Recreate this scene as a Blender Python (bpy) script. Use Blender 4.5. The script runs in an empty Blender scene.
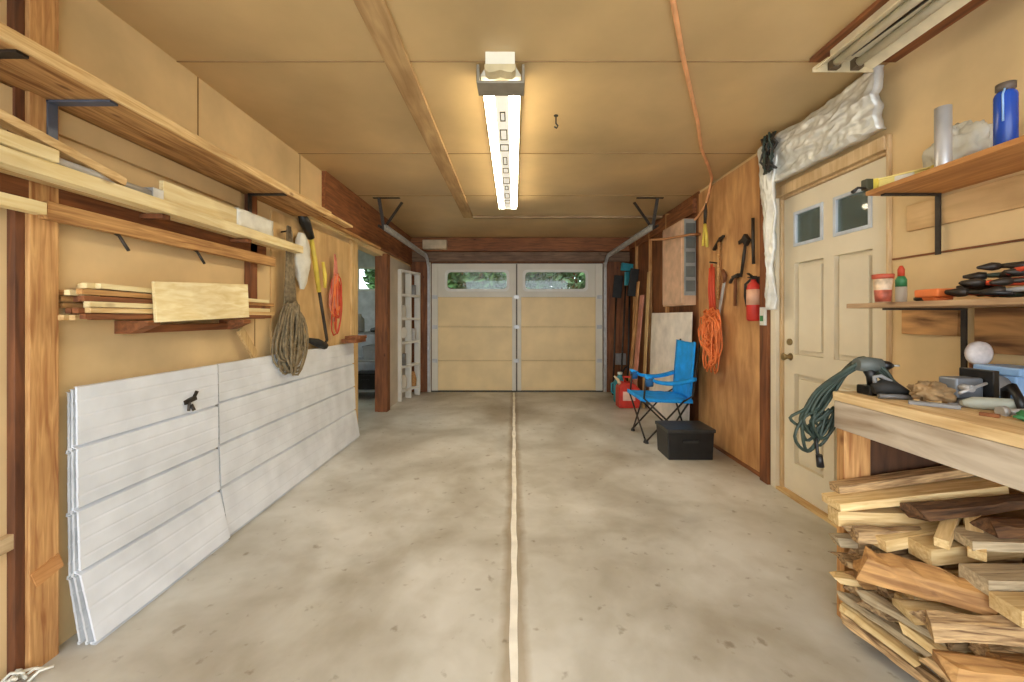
import bpy, math, random
from mathutils import Vector, Matrix, Euler, noise
R = math.radians
scene = bpy.context.scene
col = scene.collection

# ---------------------------------------------------------------- camera, sky, exposure
cam_d = bpy.data.cameras.new('camera'); cam = bpy.data.objects.new('camera', cam_d); col.objects.link(cam)
cam.location = (0, 0, 1.2); cam.rotation_euler = (R(90), 0, 0)
cam_d.sensor_width = 36; cam_d.lens = 400 / 1024 * 36; cam_d.shift_x = -2 / 1024; cam_d.shift_y = -24 / 1024
cam_d.clip_start = .05; cam_d.clip_end = 200
scene.camera = cam
scene.view_settings.view_transform = 'Standard'; scene.view_settings.look = 'None'
scene.view_settings.gamma = 1; scene.view_settings.use_curve_mapping = False
scene.view_settings.exposure = 1.1
w = bpy.data.worlds.new('sky'); scene.world = w; w.use_nodes = True
bg = w.node_tree.nodes['Background']; bg.inputs[0].default_value = (.86, .93, 1, 1); bg.inputs[1].default_value = 2.4
TUBE = 13.0          # strength of the fluorescent tubes

# ---------------------------------------------------------------- materials
def S(r, g, b):
    f = lambda c: (c/255/12.92) if c/255 <= .04045 else ((c/255+.055)/1.055)**2.4
    return (f(r), f(g), f(b), 1)
MC = {}
def base(name):
    m = bpy.data.materials.new(name); m.use_nodes = True
    nt = m.node_tree; b = nt.nodes['Principled BSDF']
    return m, nt, b
def nd(nt, t, **k):
    n = nt.nodes.new(t)
    for a, v in k.items(): setattr(n, a, v)
    return n
def ramp(nt, src, stops):
    r = nd(nt, 'ShaderNodeValToRGB'); e = r.color_ramp.elements
    while len(e) < len(stops): e.new(.5)
    for el, (p, c) in zip(e, stops): el.position = p; el.color = c
    nt.links.new(src, r.inputs[0]); return r.outputs[0]
def plain(name, c, rough=.6, metal=0, var=.12, scale=9, bump=.0, spec=None):
    if name in MC: return MC[name]
    m, nt, b = base(name); L = nt.links
    tc = nd(nt, 'ShaderNodeTexCoord'); n = nd(nt, 'ShaderNodeTexNoise'); n.inputs['Scale'].default_value = scale; n.inputs['Detail'].default_value = 5
    L.new(tc.outputs['Object'], n.inputs['Vector'])
    lo = tuple(x*(1-var*1.5) for x in c[:3])+(1,); hi = tuple(min(1, x*(1+var)) for x in c[:3])+(1,)
    L.new(ramp(nt, n.outputs['Fac'], [(.32, lo), (.68, hi)]), b.inputs['Base Color'])
    b.inputs['Roughness'].default_value = rough; b.inputs['Metallic'].default_value = metal
    if bump:
        bp = nd(nt, 'ShaderNodeBump'); bp.inputs['Strength'].default_value = bump; bp.inputs['Distance'].default_value = .01
        L.new(n.outputs['Fac'], bp.inputs['Height']); L.new(bp.outputs[0], b.inputs['Normal'])
    MC[name] = m; return m
def wood(name, dark, light, axis='Y', scale=5, stretch=14, rough=.65, spread=(.3, .7), vary=0, bump=.15, knots=True):
    if name in MC: return MC[name]
    m, nt, b = base(name); L = nt.links
    tc = nd(nt, 'ShaderNodeTexCoord'); mp = nd(nt, 'ShaderNodeMapping')
    sc = [stretch]*3; sc['XYZ'.index(axis)] = 1.0
    mp.inputs['Scale'].default_value = sc
    L.new(tc.outputs['Object'], mp.inputs['Vector'])
    oi = nd(nt, 'ShaderNodeObjectInfo'); ad = nd(nt, 'ShaderNodeVectorMath', operation='ADD')
    ml = nd(nt, 'ShaderNodeMath', operation='MULTIPLY'); ml.inputs[1].default_value = 17
    L.new(oi.outputs['Random'], ml.inputs[0]); L.new(mp.outputs[0], ad.inputs[0]); L.new(ml.outputs[0], ad.inputs[1])
    n = nd(nt, 'ShaderNodeTexNoise'); n.inputs['Scale'].default_value = scale; n.inputs['Detail'].default_value = 7; n.inputs['Distortion'].default_value = .6
    L.new(ad.outputs[0], n.inputs['Vector'])
    mid = tuple((a+c)/2 for a, c in zip(dark, light))
    out = ramp(nt, n.outputs['Fac'], [(spread[0], dark), (.5, mid), (spread[1], light)])
    # broad blotches of age
    n2 = nd(nt, 'ShaderNodeTexNoise'); n2.inputs['Scale'].default_value = 2.2; n2.inputs['Detail'].default_value = 4
    L.new(tc.outputs['Object'], n2.inputs['Vector'])
    mx = nd(nt, 'ShaderNodeMixRGB', blend_type='MULTIPLY'); mx.inputs[0].default_value = .55
    L.new(out, mx.inputs[1]); L.new(ramp(nt, n2.outputs['Fac'], [(.33, (.55, .46, .38, 1)), (.56, (1, 1, 1, 1))]), mx.inputs[2]); out = mx.outputs[0]
    if knots:
        v = nd(nt, 'ShaderNodeTexVoronoi'); v.inputs['Scale'].default_value = 3.2
        mp2 = nd(nt, 'ShaderNodeMapping'); s2 = [2.2]*3; s2['XYZ'.index(axis)] = 1.0; mp2.inputs['Scale'].default_value = s2
        L.new(tc.outputs['Object'], mp2.inputs[0]); L.new(mp2.outputs[0], v.inputs['Vector'])
        mk = nd(nt, 'ShaderNodeMixRGB', blend_type='MULTIPLY'); mk.inputs[0].default_value = .8
        L.new(out, mk.inputs[1]); L.new(ramp(nt, v.outputs['Distance'], [(.03, (.25, .13, .06, 1)), (.1, (1, 1, 1, 1))]), mk.inputs[2]); out = mk.outputs[0]
    if vary:
        hs = nd(nt, 'ShaderNodeHueSaturation'); mr = nd(nt, 'ShaderNodeMapRange'); mr.inputs[3].default_value = 1-vary; mr.inputs[4].default_value = 1+vary
        L.new(oi.outputs['Random'], mr.inputs[0]); L.new(mr.outputs[0], hs.inputs['Value']); L.new(out, hs.inputs['Color']); out = hs.outputs[0]
    L.new(out, b.inputs['Base Color']); b.inputs['Roughness'].default_value = rough
    bp = nd(nt, 'ShaderNodeBump'); bp.inputs['Strength'].default_value = bump; bp.inputs['Distance'].default_value = .006
    L.new(n.outputs['Fac'], bp.inputs['Height']); L.new(bp.outputs[0], b.inputs['Normal'])
    MC[name] = m; return m
def glass(name, tint=(.9, .95, .93, 1)):
    if name in MC: return MC[name]
    m, nt, b = base(name); nt.nodes.remove(b)
    o = nt.nodes['Material Output']; g = nd(nt, 'ShaderNodeBsdfGlossy'); g.inputs['Roughness'].default_value = .04
    t = nd(nt, 'ShaderNodeBsdfTransparent'); t.inputs[0].default_value = tint
    mx = nd(nt, 'ShaderNodeMixShader'); lw = nd(nt, 'ShaderNodeFresnel')
    if tint[0] < .8:
        df = nd(nt, 'ShaderNodeBsdfDiffuse'); df.inputs[0].default_value = S(150, 168, 160); mm = nd(nt, 'ShaderNodeMixShader'); mm.inputs[0].default_value = .3
        nt.links.new(t.outputs[0], mm.inputs[1]); nt.links.new(df.outputs[0], mm.inputs[2]); t = mm
    nt.links.new(lw.outputs[0], mx.inputs[0]); nt.links.new(t.outputs[0], mx.inputs[1]); nt.links.new(g.outputs[0], mx.inputs[2]); nt.links.new(mx.outputs[0], o.inputs[0])
    MC[name] = m; return m
def lit(name, c, s):
    m, nt, b = base(name); b.inputs['Base Color'].default_value = c; b.inputs['Emission Color'].default_value = c; b.inputs['Emission Strength'].default_value = s
    return m

def concrete():
    m, nt, b = base('concrete'); L = nt.links; tc = nd(nt, 'ShaderNodeTexCoord')
    def nz(s, d, dist=0):
        n = nd(nt, 'ShaderNodeTexNoise'); n.inputs['Scale'].default_value = s; n.inputs['Detail'].default_value = d; n.inputs['Distortion'].default_value = dist
        L.new(tc.outputs['Object'], n.inputs['Vector']); return n.outputs['Fac']
    c1 = ramp(nt, nz(1.1, 8, .5), [(.33, S(166, 158, 142)), (.5, S(198, 195, 185)), (.68, S(224, 222, 215))])
    c2 = ramp(nt, nz(6, 10, .3), [(.3, (.76, .73, .66, 1)), (.58, (1, 1, 1, 1))])
    mx = nd(nt, 'ShaderNodeMixRGB', blend_type='MULTIPLY'); mx.inputs[0].default_value = .6; L.new(c1, mx.inputs[1]); L.new(c2, mx.inputs[2])
    # small dark drips
    v = nz(16, 4); c3 = ramp(nt, v, [(.27, (.5, .44, .36, 1)), (.36, (1, 1, 1, 1))])
    m3 = nd(nt, 'ShaderNodeMixRGB', blend_type='MULTIPLY'); m3.inputs[0].default_value = .7; L.new(mx.outputs[0], m3.inputs[1]); L.new(c3, m3.inputs[2])
    # rust-brown staining along the centre joint
    sx = nd(nt, 'ShaderNodeSeparateXYZ'); L.new(tc.outputs['Object'], sx.inputs[0])
    ab = nd(nt, 'ShaderNodeMath', operation='ABSOLUTE'); L.new(sx.outputs[0], ab.inputs[0])
    nn = nd(nt, 'ShaderNodeMath', operation='MULTIPLY_ADD'); L.new(nz(7, 6), nn.inputs[0]); nn.inputs[1].default_value = -.06; L.new(ab.outputs[0], nn.inputs[2])
    c4 = ramp(nt, nn.outputs[0], [(.0, (.62, .52, .4, 1)), (.035, (1, 1, 1, 1))])
    m4 = nd(nt, 'ShaderNodeMixRGB', blend_type='MULTIPLY'); m4.inputs[0].default_value = .8; L.new(m3.outputs[0], m4.inputs[1]); L.new(c4, m4.inputs[2])
    L.new(m4.outputs[0], b.inputs['Base Color'])
    L.new(ramp(nt, nz(3, 6), [(.3, (.3, .3, .3, 1)), (.7, (.6, .6, .6, 1))]), b.inputs['Roughness'])
    bp = nd(nt, 'ShaderNodeBump'); bp.inputs['Strength'].default_value = .12; bp.inputs['Distance'].default_value = .01
    L.new(nz(9, 8), bp.inputs['Height']); L.new(bp.outputs[0], b.inputs['Normal'])
    return m

M_floor = concrete()
M_ceil = plain('ceiling_board', S(202, 172, 122), .38, 0, .16, 1.1, .05)
M_tan = plain('tan_board', S(222, 192, 142), .7, 0, .12, 2.2, .04)
M_tan2 = plain('old_plaster', S(200, 190, 172), .8, 0, .1, 3, .05)
M_ply = wood('plywood', S(166, 112, 64), S(222, 172, 114), 'Z', 3, 4, .55, (.25, .75), knots=False, bump=.05)
M_brown = wood('brown_board', S(96, 56, 30), S(150, 92, 52), 'Z', 3, 8, .7)
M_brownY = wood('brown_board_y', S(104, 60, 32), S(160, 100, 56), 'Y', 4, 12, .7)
M_brownX = wood('brown_board_x', S(104, 62, 34), S(165, 104, 60), 'X', 4, 12, .7)
M_stud = wood('stud_wood', S(164, 108, 60), S(222, 174, 112), 'Z', 5, 14)
M_pineY = wood('pine_y', S(196, 152, 92), S(236, 206, 150), 'Y', 5, 16)
M_pineYd = wood('pine_worn_y', S(156, 106, 56), S(214, 166, 104), 'Y', 5, 16)
M_pineZ = wood('pine_z', S(190, 150, 92), S(232, 203, 148), 'Z', 5, 14)
M_cream = wood('cream_plank', S(222, 196, 136), S(244, 228, 180), 'Y', 4, 12)
M_shelfw = wood('shelf_wood', S(136, 88, 44), S(216, 168, 106), 'Y', 4, 12)
M_bench = wood('bench_pine', S(196, 156, 102), S(238, 210, 160), 'Y', 4, 12)
M_apron = wood('painted_apron', S(150, 128, 104), S(206, 192, 172), 'Y', 3, 8)
M_logX = wood('split_wood', S(112, 82, 54), S(216, 182, 132), 'X', 9, 10, .8, (.32, .68), vary=.3, bump=.8, knots=False)
M_logP = wood('sawn_pine', S(204, 168, 108), S(240, 214, 160), 'X', 7, 12, .75, vary=.12, bump=.3)
M_logD = wood('dark_wood', S(66, 46, 32), S(136, 98, 62), 'X', 8, 10, .8, vary=.2, bump=.6, knots=False)
M_logO = wood('orange_wood', S(140, 96, 54), S(208, 160, 98), 'X', 6, 10, .7, vary=.1, bump=.4)
M_logG = wood('grey_wood', S(150, 132, 104), S(208, 190, 156), 'X', 8, 12, .8, vary=.12, bump=.5)
M_white = plain('white_paint', S(222, 220, 212), .5, 0, .06, 4)
M_panelw = plain('white_steel', S(224, 229, 236), .36, 0, .08, 5, .02)
M_panele = plain('panel_dirty_white', S(206, 208, 210), .5, 0, .12, 12)
M_doorc = plain('cream_door_paint', S(228, 202, 150), .5, 0, .06, 3)
M_doorw = plain('cream_man_door', S(226, 214, 188), .45, 0, .06, 3)
M_doors = plain('door_stile_paint', S(212, 206, 190), .5, 0, .05, 3)
M_seam = plain('dark_seam', S(86, 76, 62), .8)
M_black = plain('black_plastic', S(28, 28, 29), .4, 0, .2, 20)
M_blackr = plain('black_rubber', S(34, 34, 33), .7, 0, .2, 20)
M_dmetal = plain('dark_metal', S(66, 60, 54), .5, .6, .2, 15)
M_steel = plain('galvanised_steel', S(190, 190, 190), .4, .3, .15, 12)
M_greym = plain('grey_metal', S(130, 130, 130), .5, .4, .15, 12)
M_greyp = plain('grey_plastic', S(140, 140, 140), .6)
M_foil = plain('silver_wrap', S(226, 226, 220), .4, .3, .12, 14, .4)
M_blue = plain('blue_fabric', S(20, 156, 240), .7, 0, .12, 14, .1)
M_bblue = plain('blue_bottle', S(22, 74, 176), .25, 0, .1, 5)
M_red = plain('red_plastic', S(198, 52, 40), .45)
M_redc = plain('red_cord', S(206, 74, 42), .6)
M_orange = plain('orange_cord', S(236, 128, 66), .55)
M_cordp = plain('faded_orange_cord', S(230, 168, 116), .6)
M_yel = plain('yellow_paint', S(228, 204, 84), .45)
M_ylev = plain('level_yellow', S(232, 216, 136), .4)
M_green = plain('green_cord', S(50, 64, 54), .55, 0, .2, 20)
M_teal = plain('teal_plastic', S(60, 150, 165), .5)
M_rope = plain('rope', S(138, 122, 94), .9, 0, .25, 40, .4)
M_plas = plain('clear_plastic_film', S(220, 218, 206), .3, 0, .1, 12, .4)
M_grn = plain('green_plastic', S(60, 130, 80), .45)
M_sky = plain('pale_blue_plastic', S(150, 192, 240), .35)
M_leaf = plain('leaf', S(66, 96, 46), .6, 0, .5, 3)
M_grass = plain('grass_ground', S(96, 116, 66), .9, 0, .3, 4)
M_glass = glass('window_glass'); M_glassd = glass('dusty_glass', (.6, .68, .68, 1))
M_tube = lit('fluorescent_tube', (1, .87, .62, 1), TUBE)
M_lens = plain('lamp_reflector', S(236, 232, 214), .35, 0, .04)
M_off = plain('unlit_tube', S(236, 230, 206), .3)

# ---------------------------------------------------------------- mesh helpers
class MB:
    def __init__(s): s.v = []; s.f = []; s.m = []; s.sm = []
    def add(s, vs, fs, m=0, smooth=False, mtx=None):
        o = len(s.v)
        s.v += [tuple(mtx @ Vector(p)) if mtx is not None else tuple(p) for p in vs]
        for f in fs: s.f.append([i+o for i in f]); s.m.append(m); s.sm.append(smooth)
        return s
    def box(s, x0, x1, y0, y1, z0, z1, m=0, mtx=None):
        return s.add([(x, y, z) for z in (z0, z1) for y in (y0, y1) for x in (x0, x1)],
                     [(0, 2, 3, 1), (4, 5, 7, 6), (0, 1, 5, 4), (2, 6, 7, 3), (0, 4, 6, 2), (1, 3, 7, 5)], m, False, mtx)
    def bar(s, a, b, wd, th, m=0, up=(0, 0, 1)):
        a = Vector(a); b = Vector(b); d = (b-a).normalized(); up = Vector(up)
        if abs(d.dot(up)) > .98: up = Vector((0, 1, 0))
        sd = d.cross(up).normalized()*wd/2; u = sd.cross(d).normalized()*th/2
        vs = [p+i*sd+j*u for p in (a, b) for i, j in ((-1, -1), (1, -1), (1, 1), (-1, 1))]
        return s.add(vs, [(0, 3, 2, 1), (4, 5, 6, 7), (0, 1, 5, 4), (1, 2, 6, 5), (2, 3, 7, 6), (3, 0, 4, 7)], m)
    def tube(s, pts, r, n=8, m=0, closed=False):
        P = [Vector(p) for p in pts]; N = len(P); rr = r if isinstance(r, (list, tuple)) else [r]*N
        t0 = None; up = Vector((0, 0, 1)); vs = []
        for i, p in enumerate(P):
            if closed: t = P[(i+1) % N]-P[i-1]
            else: t = P[min(i+1, N-1)]-P[max(i-1, 0)]
            t = t.normalized() if t.length > 1e-9 else Vector((0, 0, 1))
            if i == 0:
                if abs(t.dot(up)) > .9: up = Vector((1, 0, 0))
                sd = t.cross(up).normalized()
            else:
                sd = (sd - t*sd.dot(t)); sd = sd.normalized() if sd.length > 1e-6 else t.orthogonal().normalized()
            u = t.cross(sd)
            vs += [p+rr[i]*(math.cos(2*math.pi*k/n)*sd+math.sin(2*math.pi*k/n)*u) for k in range(n)]
        fs = []
        for i in range(N if closed else N-1):
            j = (i+1) % N
            fs += [(i*n+k, i*n+(k+1) % n, j*n+(k+1) % n, j*n+k) for k in range(n)]
        s.add(vs, fs, m, True)
        if not closed:
            o = len(s.v)-len(vs)
            s.f.append([o+k for k in range(n)][::-1]); s.m.append(m); s.sm.append(False)
            s.f.append([o+(N-1)*n+k for k in range(n)]); s.m.append(m); s.sm.append(False)
        return s
    def lathe(s, prof, c=(0, 0, 0), n=20, m=0, mtx=None, smooth=True):
        vs = []; N = len(prof)
        for r, z in prof: vs += [(c[0]+r*math.cos(2*math.pi*k/n), c[1]+r*math.sin(2*math.pi*k/n), c[2]+z) for k in range(n)]
        fs = [(i*n+k, i*n+(k+1) % n, (i+1)*n+(k+1) % n, (i+1)*n+k) for i in range(N-1) for k in range(n)]
        s.add(vs, fs, m, smooth, mtx)
        o = len(s.v)-len(vs)
        if prof[0][0] > 1e-4: s.f.append([o+k for k in range(n)][::-1]); s.m.append(m); s.sm.append(False)
        if prof[-1][0] > 1e-4: s.f.append([o+(N-1)*n+k for k in range(n)]); s.m.append(m); s.sm.append(False)
        return s
    def prism(s, poly, y0, y1, m=0, axis='Y', mtx=None):
        n = len(poly)
        def P(a, b, t): return {'Y': (a, t, b), 'X': (t, a, b), 'Z': (a, b, t)}[axis]
        vs = [P(a, b, y0) for a, b in poly]+[P(a, b, y1) for a, b in poly]
        fs = [tuple(range(n)), tuple(range(2*n-1, n-1, -1))]+[(i, (i+1) % n+0, (i+1) % n+n, i+n)[::-1] for i in range(n)]
        return s.add(vs, fs, m, False, mtx)
    def grid(s, fn, nu, nv, m=0, thick=None):
        vs = [fn(i/nu, j/nv) for j in range(nv+1) for i in range(nu+1)]
        fs = [(j*(nu+1)+i, j*(nu+1)+i+1, (j+1)*(nu+1)+i+1, (j+1)*(nu+1)+i) for j in range(nv) for i in range(nu)]
        if not thick: return s.add(vs, fs, m, True)
        t = Vector(thick); k = len(vs); vs2 = [Vector(p)+t for p in vs]
        W = nu+1; rim = [i for i in range(nu)]+[j*W+nu for j in range(nv)]+[nv*W+i for i in range(nu, 0, -1)]+[j*W for j in range(nv, 0, -1)]
        sides = [(rim[q], rim[q]+k, rim[(q+1) % len(rim)]+k, rim[(q+1) % len(rim)]) for q in range(len(rim))]
        return s.add(list(vs)+vs2, fs+[tuple(i+k for i in f[::-1]) for f in fs]+sides, m, True)
    def build(s, name, mats, parent=None, org=None, bev=0, sub=0, label=None):
        mats = mats if isinstance(mats, (list, tuple)) else [mats]
        xs = [p[0] for p in s.v]; ys = [p[1] for p in s.v]; zs = [p[2] for p in s.v]
        if org is None:
            if parent is not None: org = world_of(parent)
            else: org = ((min(xs)+max(xs))/2, (min(ys)+max(ys))/2, min(zs))
        me = bpy.data.meshes.new(name); me.from_pydata([(p[0]-org[0], p[1]-org[1], p[2]-org[2]) for p in s.v], [], s.f)
        for m in mats: me.materials.append(m)
        for i, p in enumerate(me.polygons): p.material_index = s.m[i]; p.use_smooth = s.sm[i]
        import bmesh
        bm = bmesh.new(); bm.from_mesh(me); bmesh.ops.recalc_face_normals(bm, faces=bm.faces[:]); bm.to_mesh(me); bm.free()
        o = bpy.data.objects.new(name, me); col.objects.link(o)
        if parent is not None: o.parent = parent; W = world_of(parent); o.location = Vector(org)-Vector(W)
        else: o.location = org
        if bev:
            b = o.modifiers.new('b', 'BEVEL'); b.width = bev; b.segments = 2; b.limit_method = 'ANGLE'
        if sub:
            b = o.modifiers.new('s', 'SUBSURF'); b.levels = sub; b.render_levels = sub
        if label: o['label'] = label
        return o
def world_of(o):
    v = Vector(o.location)
    while o.parent: o = o.parent; v += Vector(o.location)
    return v
def tag(o, label, cat, group=None, kind=None):
    o['label'] = label; o['category'] = cat
    if group: o['group'] = group
    if kind: o['kind'] = kind
    return o
def thing(name, label, cat, loc, group=None, kind=None):
    o = bpy.data.objects.new(name, None); o.empty_display_size = .05; col.objects.link(o); o.location = loc
    return tag(o, label, cat, group, kind)
def struct(name, mb, mat, label, cat, bev=0, org=None):
    return tag(mb.build(name, mat, bev=bev, org=org), label, cat, kind='structure')
def one(name, mb, mat, label, cat, group=None, bev=0, sub=0):
    return tag(mb.build(name, mat, bev=bev, sub=sub), label, cat, group)
def px(u, v, Y): return ((u-514)*Y/400, Y, 1.2-(v-317)*Y/400)
rnd = random.Random(7)

XL, XR, YB, YN, ZC = -1.66, 1.86, 6.4, -1.0, 2.46

# ---------------------------------------------------------------- room shell
struct('floor', MB().box(-4.0, XR+.12, YN, YB+.3, -.12, 0), M_floor, 'mottled grey concrete garage floor with a pale centre joint', 'floor', org=(0, 0, 0))
j = MB(); n = 90
def jf(u, v):
    y = -.9+7.25*v; wob = .004*noise.noise((y*3, 0, 0)); return (((u-.5)*.03*(1+.5*noise.noise((y*5, u*3, 1))))+wob, y, .0025)
j.grid(jf, 2, 160)
struct('trim_1', j, plain('joint_filler', S(246, 242, 230), .6, 0, .08, 12), 'pale filled joint line running down the middle of the concrete floor', 'floor joint')
struct('ceiling', MB().box(XL-.12, XR+.12, YN, YB+.12, ZC, ZC+.1), M_ceil, 'tan panelled garage ceiling', 'ceiling')
s = MB()
for y in (1.97, 3.08, 4.15): s.box(XL, XR, y-.003, y+.003, ZC-.004, ZC+.002)
struct('trim_2', s, plain('ceiling_seam', S(150, 120, 80), .8), 'thin seams between the ceiling boards', 'ceiling seam')
struct('trim_3', MB().box(-.63, -.51, YN, 5.0, ZC-.022, ZC), wood('ceil_batten', S(160, 124, 78), S(196, 162, 112), 'Y', 3, 10, knots=False),
       'long flat batten running down the ceiling towards the garage door', 'ceiling batten', .003)
struct('trim_4', MB().box(-.51, XR, 4.98, 5.05, ZC-.025, ZC), wood('ceil_batten_x', S(140, 112, 80), S(190, 164, 126), 'X', 3, 10, knots=False),
       'flat batten running across the ceiling near the garage door', 'ceiling batten', .003)
# left wall: tan board up to the opening, opening to a side bay, then more wall
wl = MB(); wl.box(XL-.12, XL, YN, 4.17, 0, ZC); wl.box(XL-.12, XL, 4.17, 5.17, 1.97, ZC); wl.box(XL-.12, XL, 5.17, YB, 0, ZC)
struct('wall_left', wl, M_tan, 'tan boarded left wall of the garage', 'wall')
struct('trim_5', MB().box(XL, XL+.04, 1.337, 1.425, 0, ZC), M_stud, 'upright stud at the near end of the white panels', 'stud', .003)
struct('trim_34', MB().box(XL, XL+.027, 1.308, 1.336, 0, ZC), wood('dark_strip_wood', S(74, 42, 24), S(122, 74, 42), 'Z', 4, 10), 'thin dark brown strip beside the paler stud', 'stud', .002)  # separate dark brown strip set along the near side of the stud
struct('trim_6', MB().box(XL, XL+.035, 4.02, 4.17, 0, 1.97), M_pineZ, 'pale timber casing at the near side of the side bay opening', 'door casing', .003)
struct('trim_7', MB().box(XL-.06, XL+.06, 5.05, 5.17, 0, 2.0).box(XL-.1, XL-.06, 5.06, 5.15, 0, 2.0), M_brown, 'brown timber post beside the side bay opening', 'post', .003)
struct('trim_8', MB().box(XL, XL+.04, 3.45, 6.36, 2.03, ZC), M_brownY, 'reddish brown timber header high on the left wall near the garage door', 'header', .003)
struct('trim_9', MB().box(XL, XL+.038, 2.46, 2.53, 1.28, 1.96), M_brown, 'short stud on the left wall behind the far shelf bracket', 'stud', .003)
s = MB()
for y, z0, z1 in ((2.1, 1.98, ZC), (3.1, 1.98, ZC), (2.56, .95, 1.55)): s.box(XL-.001, XL+.002, y-.004, y+.004, z0, z1)
struct('trim_10', s, plain('board_seam', S(150, 116, 70), .8), 'vertical seams in the tan wall boards on the left', 'wall seam')
s = MB().box(XL, XL+.02, 3.0, 3.75, 1.35, 1.95)
struct('trim_11', MB().box(XL, XL+.012, 2.72, 4.02, .9, 1.93), wood('shelf_shadow_tan2', S(206, 168, 112), S(230, 196, 140), 'Z', 2, 6, knots=False, bump=.04), 'pale plywood sheet on the left wall behind the hanging rope', 'wall panel', .002)
struct('trim_12', MB().box(XL, XL+.012, 5.17, 6.38, 0, 2.0), M_tan2, 'grey plaster strip behind the white rack', 'wall panel')
# side bay behind the opening
sb = MB(); sb.box(-3.6, -3.5, 3.6, 4.3, 0, ZC); sb.box(-3.6, -3.5, 6.2, 6.5, 0, ZC); sb.box(-3.6, -3.5, 4.3, 6.2, 0, .7); sb.box(-3.6, -3.5, 4.3, 6.2, 2.2, ZC)
sb.box(-3.5, -2.52, YB, YB+.1, 0, ZC); sb.box(-2.12, XL-.12, YB, YB+.1, 0, ZC); sb.box(-2.52, -2.12, YB, YB+.1, 0, 1.62); sb.box(-2.52, -2.12, YB, YB+.1, 2.0, ZC)
sb.box(-3.5, XL-.12, 3.5, 3.6, 0, ZC); sb.box(-3.6, XL-.12, 3.5, 6.5, ZC, ZC+.08)
struct('wall_side_bay', sb, plain('bay_wall', S(204, 206, 210), .8), 'pale grey walls of the side bay seen through the opening', 'wall')
t = thing('window_3', 'small window in the back wall of the side bay', 'window', (-2.32, YB, 1.62), kind='structure')
f = MB(); f.box(-2.52, -2.49, YB-.01, YB+.05, 1.62, 2.0); f.box(-2.15, -2.12, YB-.01, YB+.05, 1.62, 2.0); f.box(-2.49, -2.15, YB-.01, YB+.05, 1.62, 1.65); f.box(-2.49, -2.15, YB-.01, YB+.05, 1.97, 2.0)
f.build('window_frame', M_white, t); MB().box(-2.49, -2.15, YB+.015, YB+.021, 1.65, 1.97).build('pane', M_glass, t)

t = thing('added_window_4', 'wide unseen window added in the outer wall to light the side bay', 'window', (-3.55, 5.25, .7), kind='structure')  # out of view, added so daylight brightens the side bay
f = MB(); f.box(-3.58, -3.52, 4.3, 4.34, .7, 2.2); f.box(-3.58, -3.52, 6.16, 6.2, .7, 2.2); f.box(-3.58, -3.52, 4.34, 6.16, .7, .74); f.box(-3.58, -3.52, 4.34, 6.16, 2.16, 2.2); f.box(-3.58, -3.52, 5.23, 5.27, .74, 2.16)
f.build('window_frame', M_white, t); MB().box(-3.553, -3.547, 4.34, 6.16, .74, 2.16).build('pane', M_glass, t)
# right wall with man door opening
wr = MB(); wr.box(XR, XR+.12, YN, 1.98, 0, ZC); wr.box(XR, XR+.12, 2.80, YB, 0, ZC); wr.box(XR, XR+.12, 1.98, 2.80, 2.03, ZC)
struct('wall_right', wr, M_tan, 'tan boarded right wall of the garage', 'wall')
struct('trim_13', MB().box(XR-.014, XR, 2.96, 4.0, .02, 2.43), M_ply, 'orange-brown plywood sheet beside the man door', 'wall panel', .002)
struct('trim_14', MB().box(XR-.012, XR, 4.0, YB, 0, ZC), M_brown, 'dark brown board wall behind the camp chair', 'wall panel')
struct('trim_15', MB().box(XR-.05, XR, 2.86, 2.95, 0, 2.25), M_brown, 'dark timber stud between the plywood and the man door', 'stud', .003)
c = MB(); c.box(XR-.02, XR, 1.966, 1.98, 0, 2.1); c.box(XR-.03, XR, 1.98, 2.80, 2.03, 2.1)
c.box(XR, XR+.1, 1.98, 1.995, 0, 2.03, 0); c.box(XR, XR+.1, 2.785, 2.80, 0, 2.03); c.box(XR, XR+.1, 1.995, 2.785, 2.015, 2.03)
struct('trim_16', c, wood('casing', S(196, 160, 112), S(226, 198, 154), 'Z', 4, 10, knots=False), 'tan timber casing around the man door', 'door casing', .003)
struct('trim_35', MB().box(XR-.03, XR, 2.80, 2.855, 0, 2.1), M_doorw, 'cream casing on the far side of the man door', 'door casing', .003)
struct('trim_17', MB().box(XR-.02, XR, 2.96, 4.0, 0, .03), M_brownY, 'thin brown baseboard under the plywood sheet', 'baseboard')
s = MB()
s.box(XR-.008, XR, YN, 1.96, 1.478, 1.486)
struct('trim_18', s, M_brownY, 'thin ledge line on the tan wall between the two shelves', 'wall seam')
struct('trim_19', MB().box(XR-.02, XR, 1.0, 1.60, 1.06, 1.235).box(XR-.02, XR, 1.66, 1.90, 1.12, 1.235), wood('worn_brown', S(104, 68, 38), S(206, 154, 96), 'Y', 3, 6, .7, (.35, .65)), 'brown backing boards on the wall under the lower shelf', 'wall panel', .002)
struct('trim_20', MB().box(XR-.016, XR, .6, 1.88, 1.6, 1.72), wood('shelf_shadow_tan', S(190, 150, 98), S(222, 186, 132), 'Y', 3, 7, knots=False), 'browner board painting the shadow on the wall under the upper shelf', 'wall panel', .002)  # shadow below the upper shelf, painted as a slightly browner board
struct('trim_21', MB().box(XR-.01, XR, .3, 1.62, .0, .84), M_ply, 'plywood sheet on the wall below the workbench', 'wall panel')
struct('trim_22', MB().box(1.44, XR, .2, 1.95, ZC-.02, ZC), M_brownY, 'brown sheet painting the shade on the ceiling above the wall-side lamp', 'painted ceiling shade', .002)  # brown sheet stands in for the shade on the ceiling around the lamp

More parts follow.
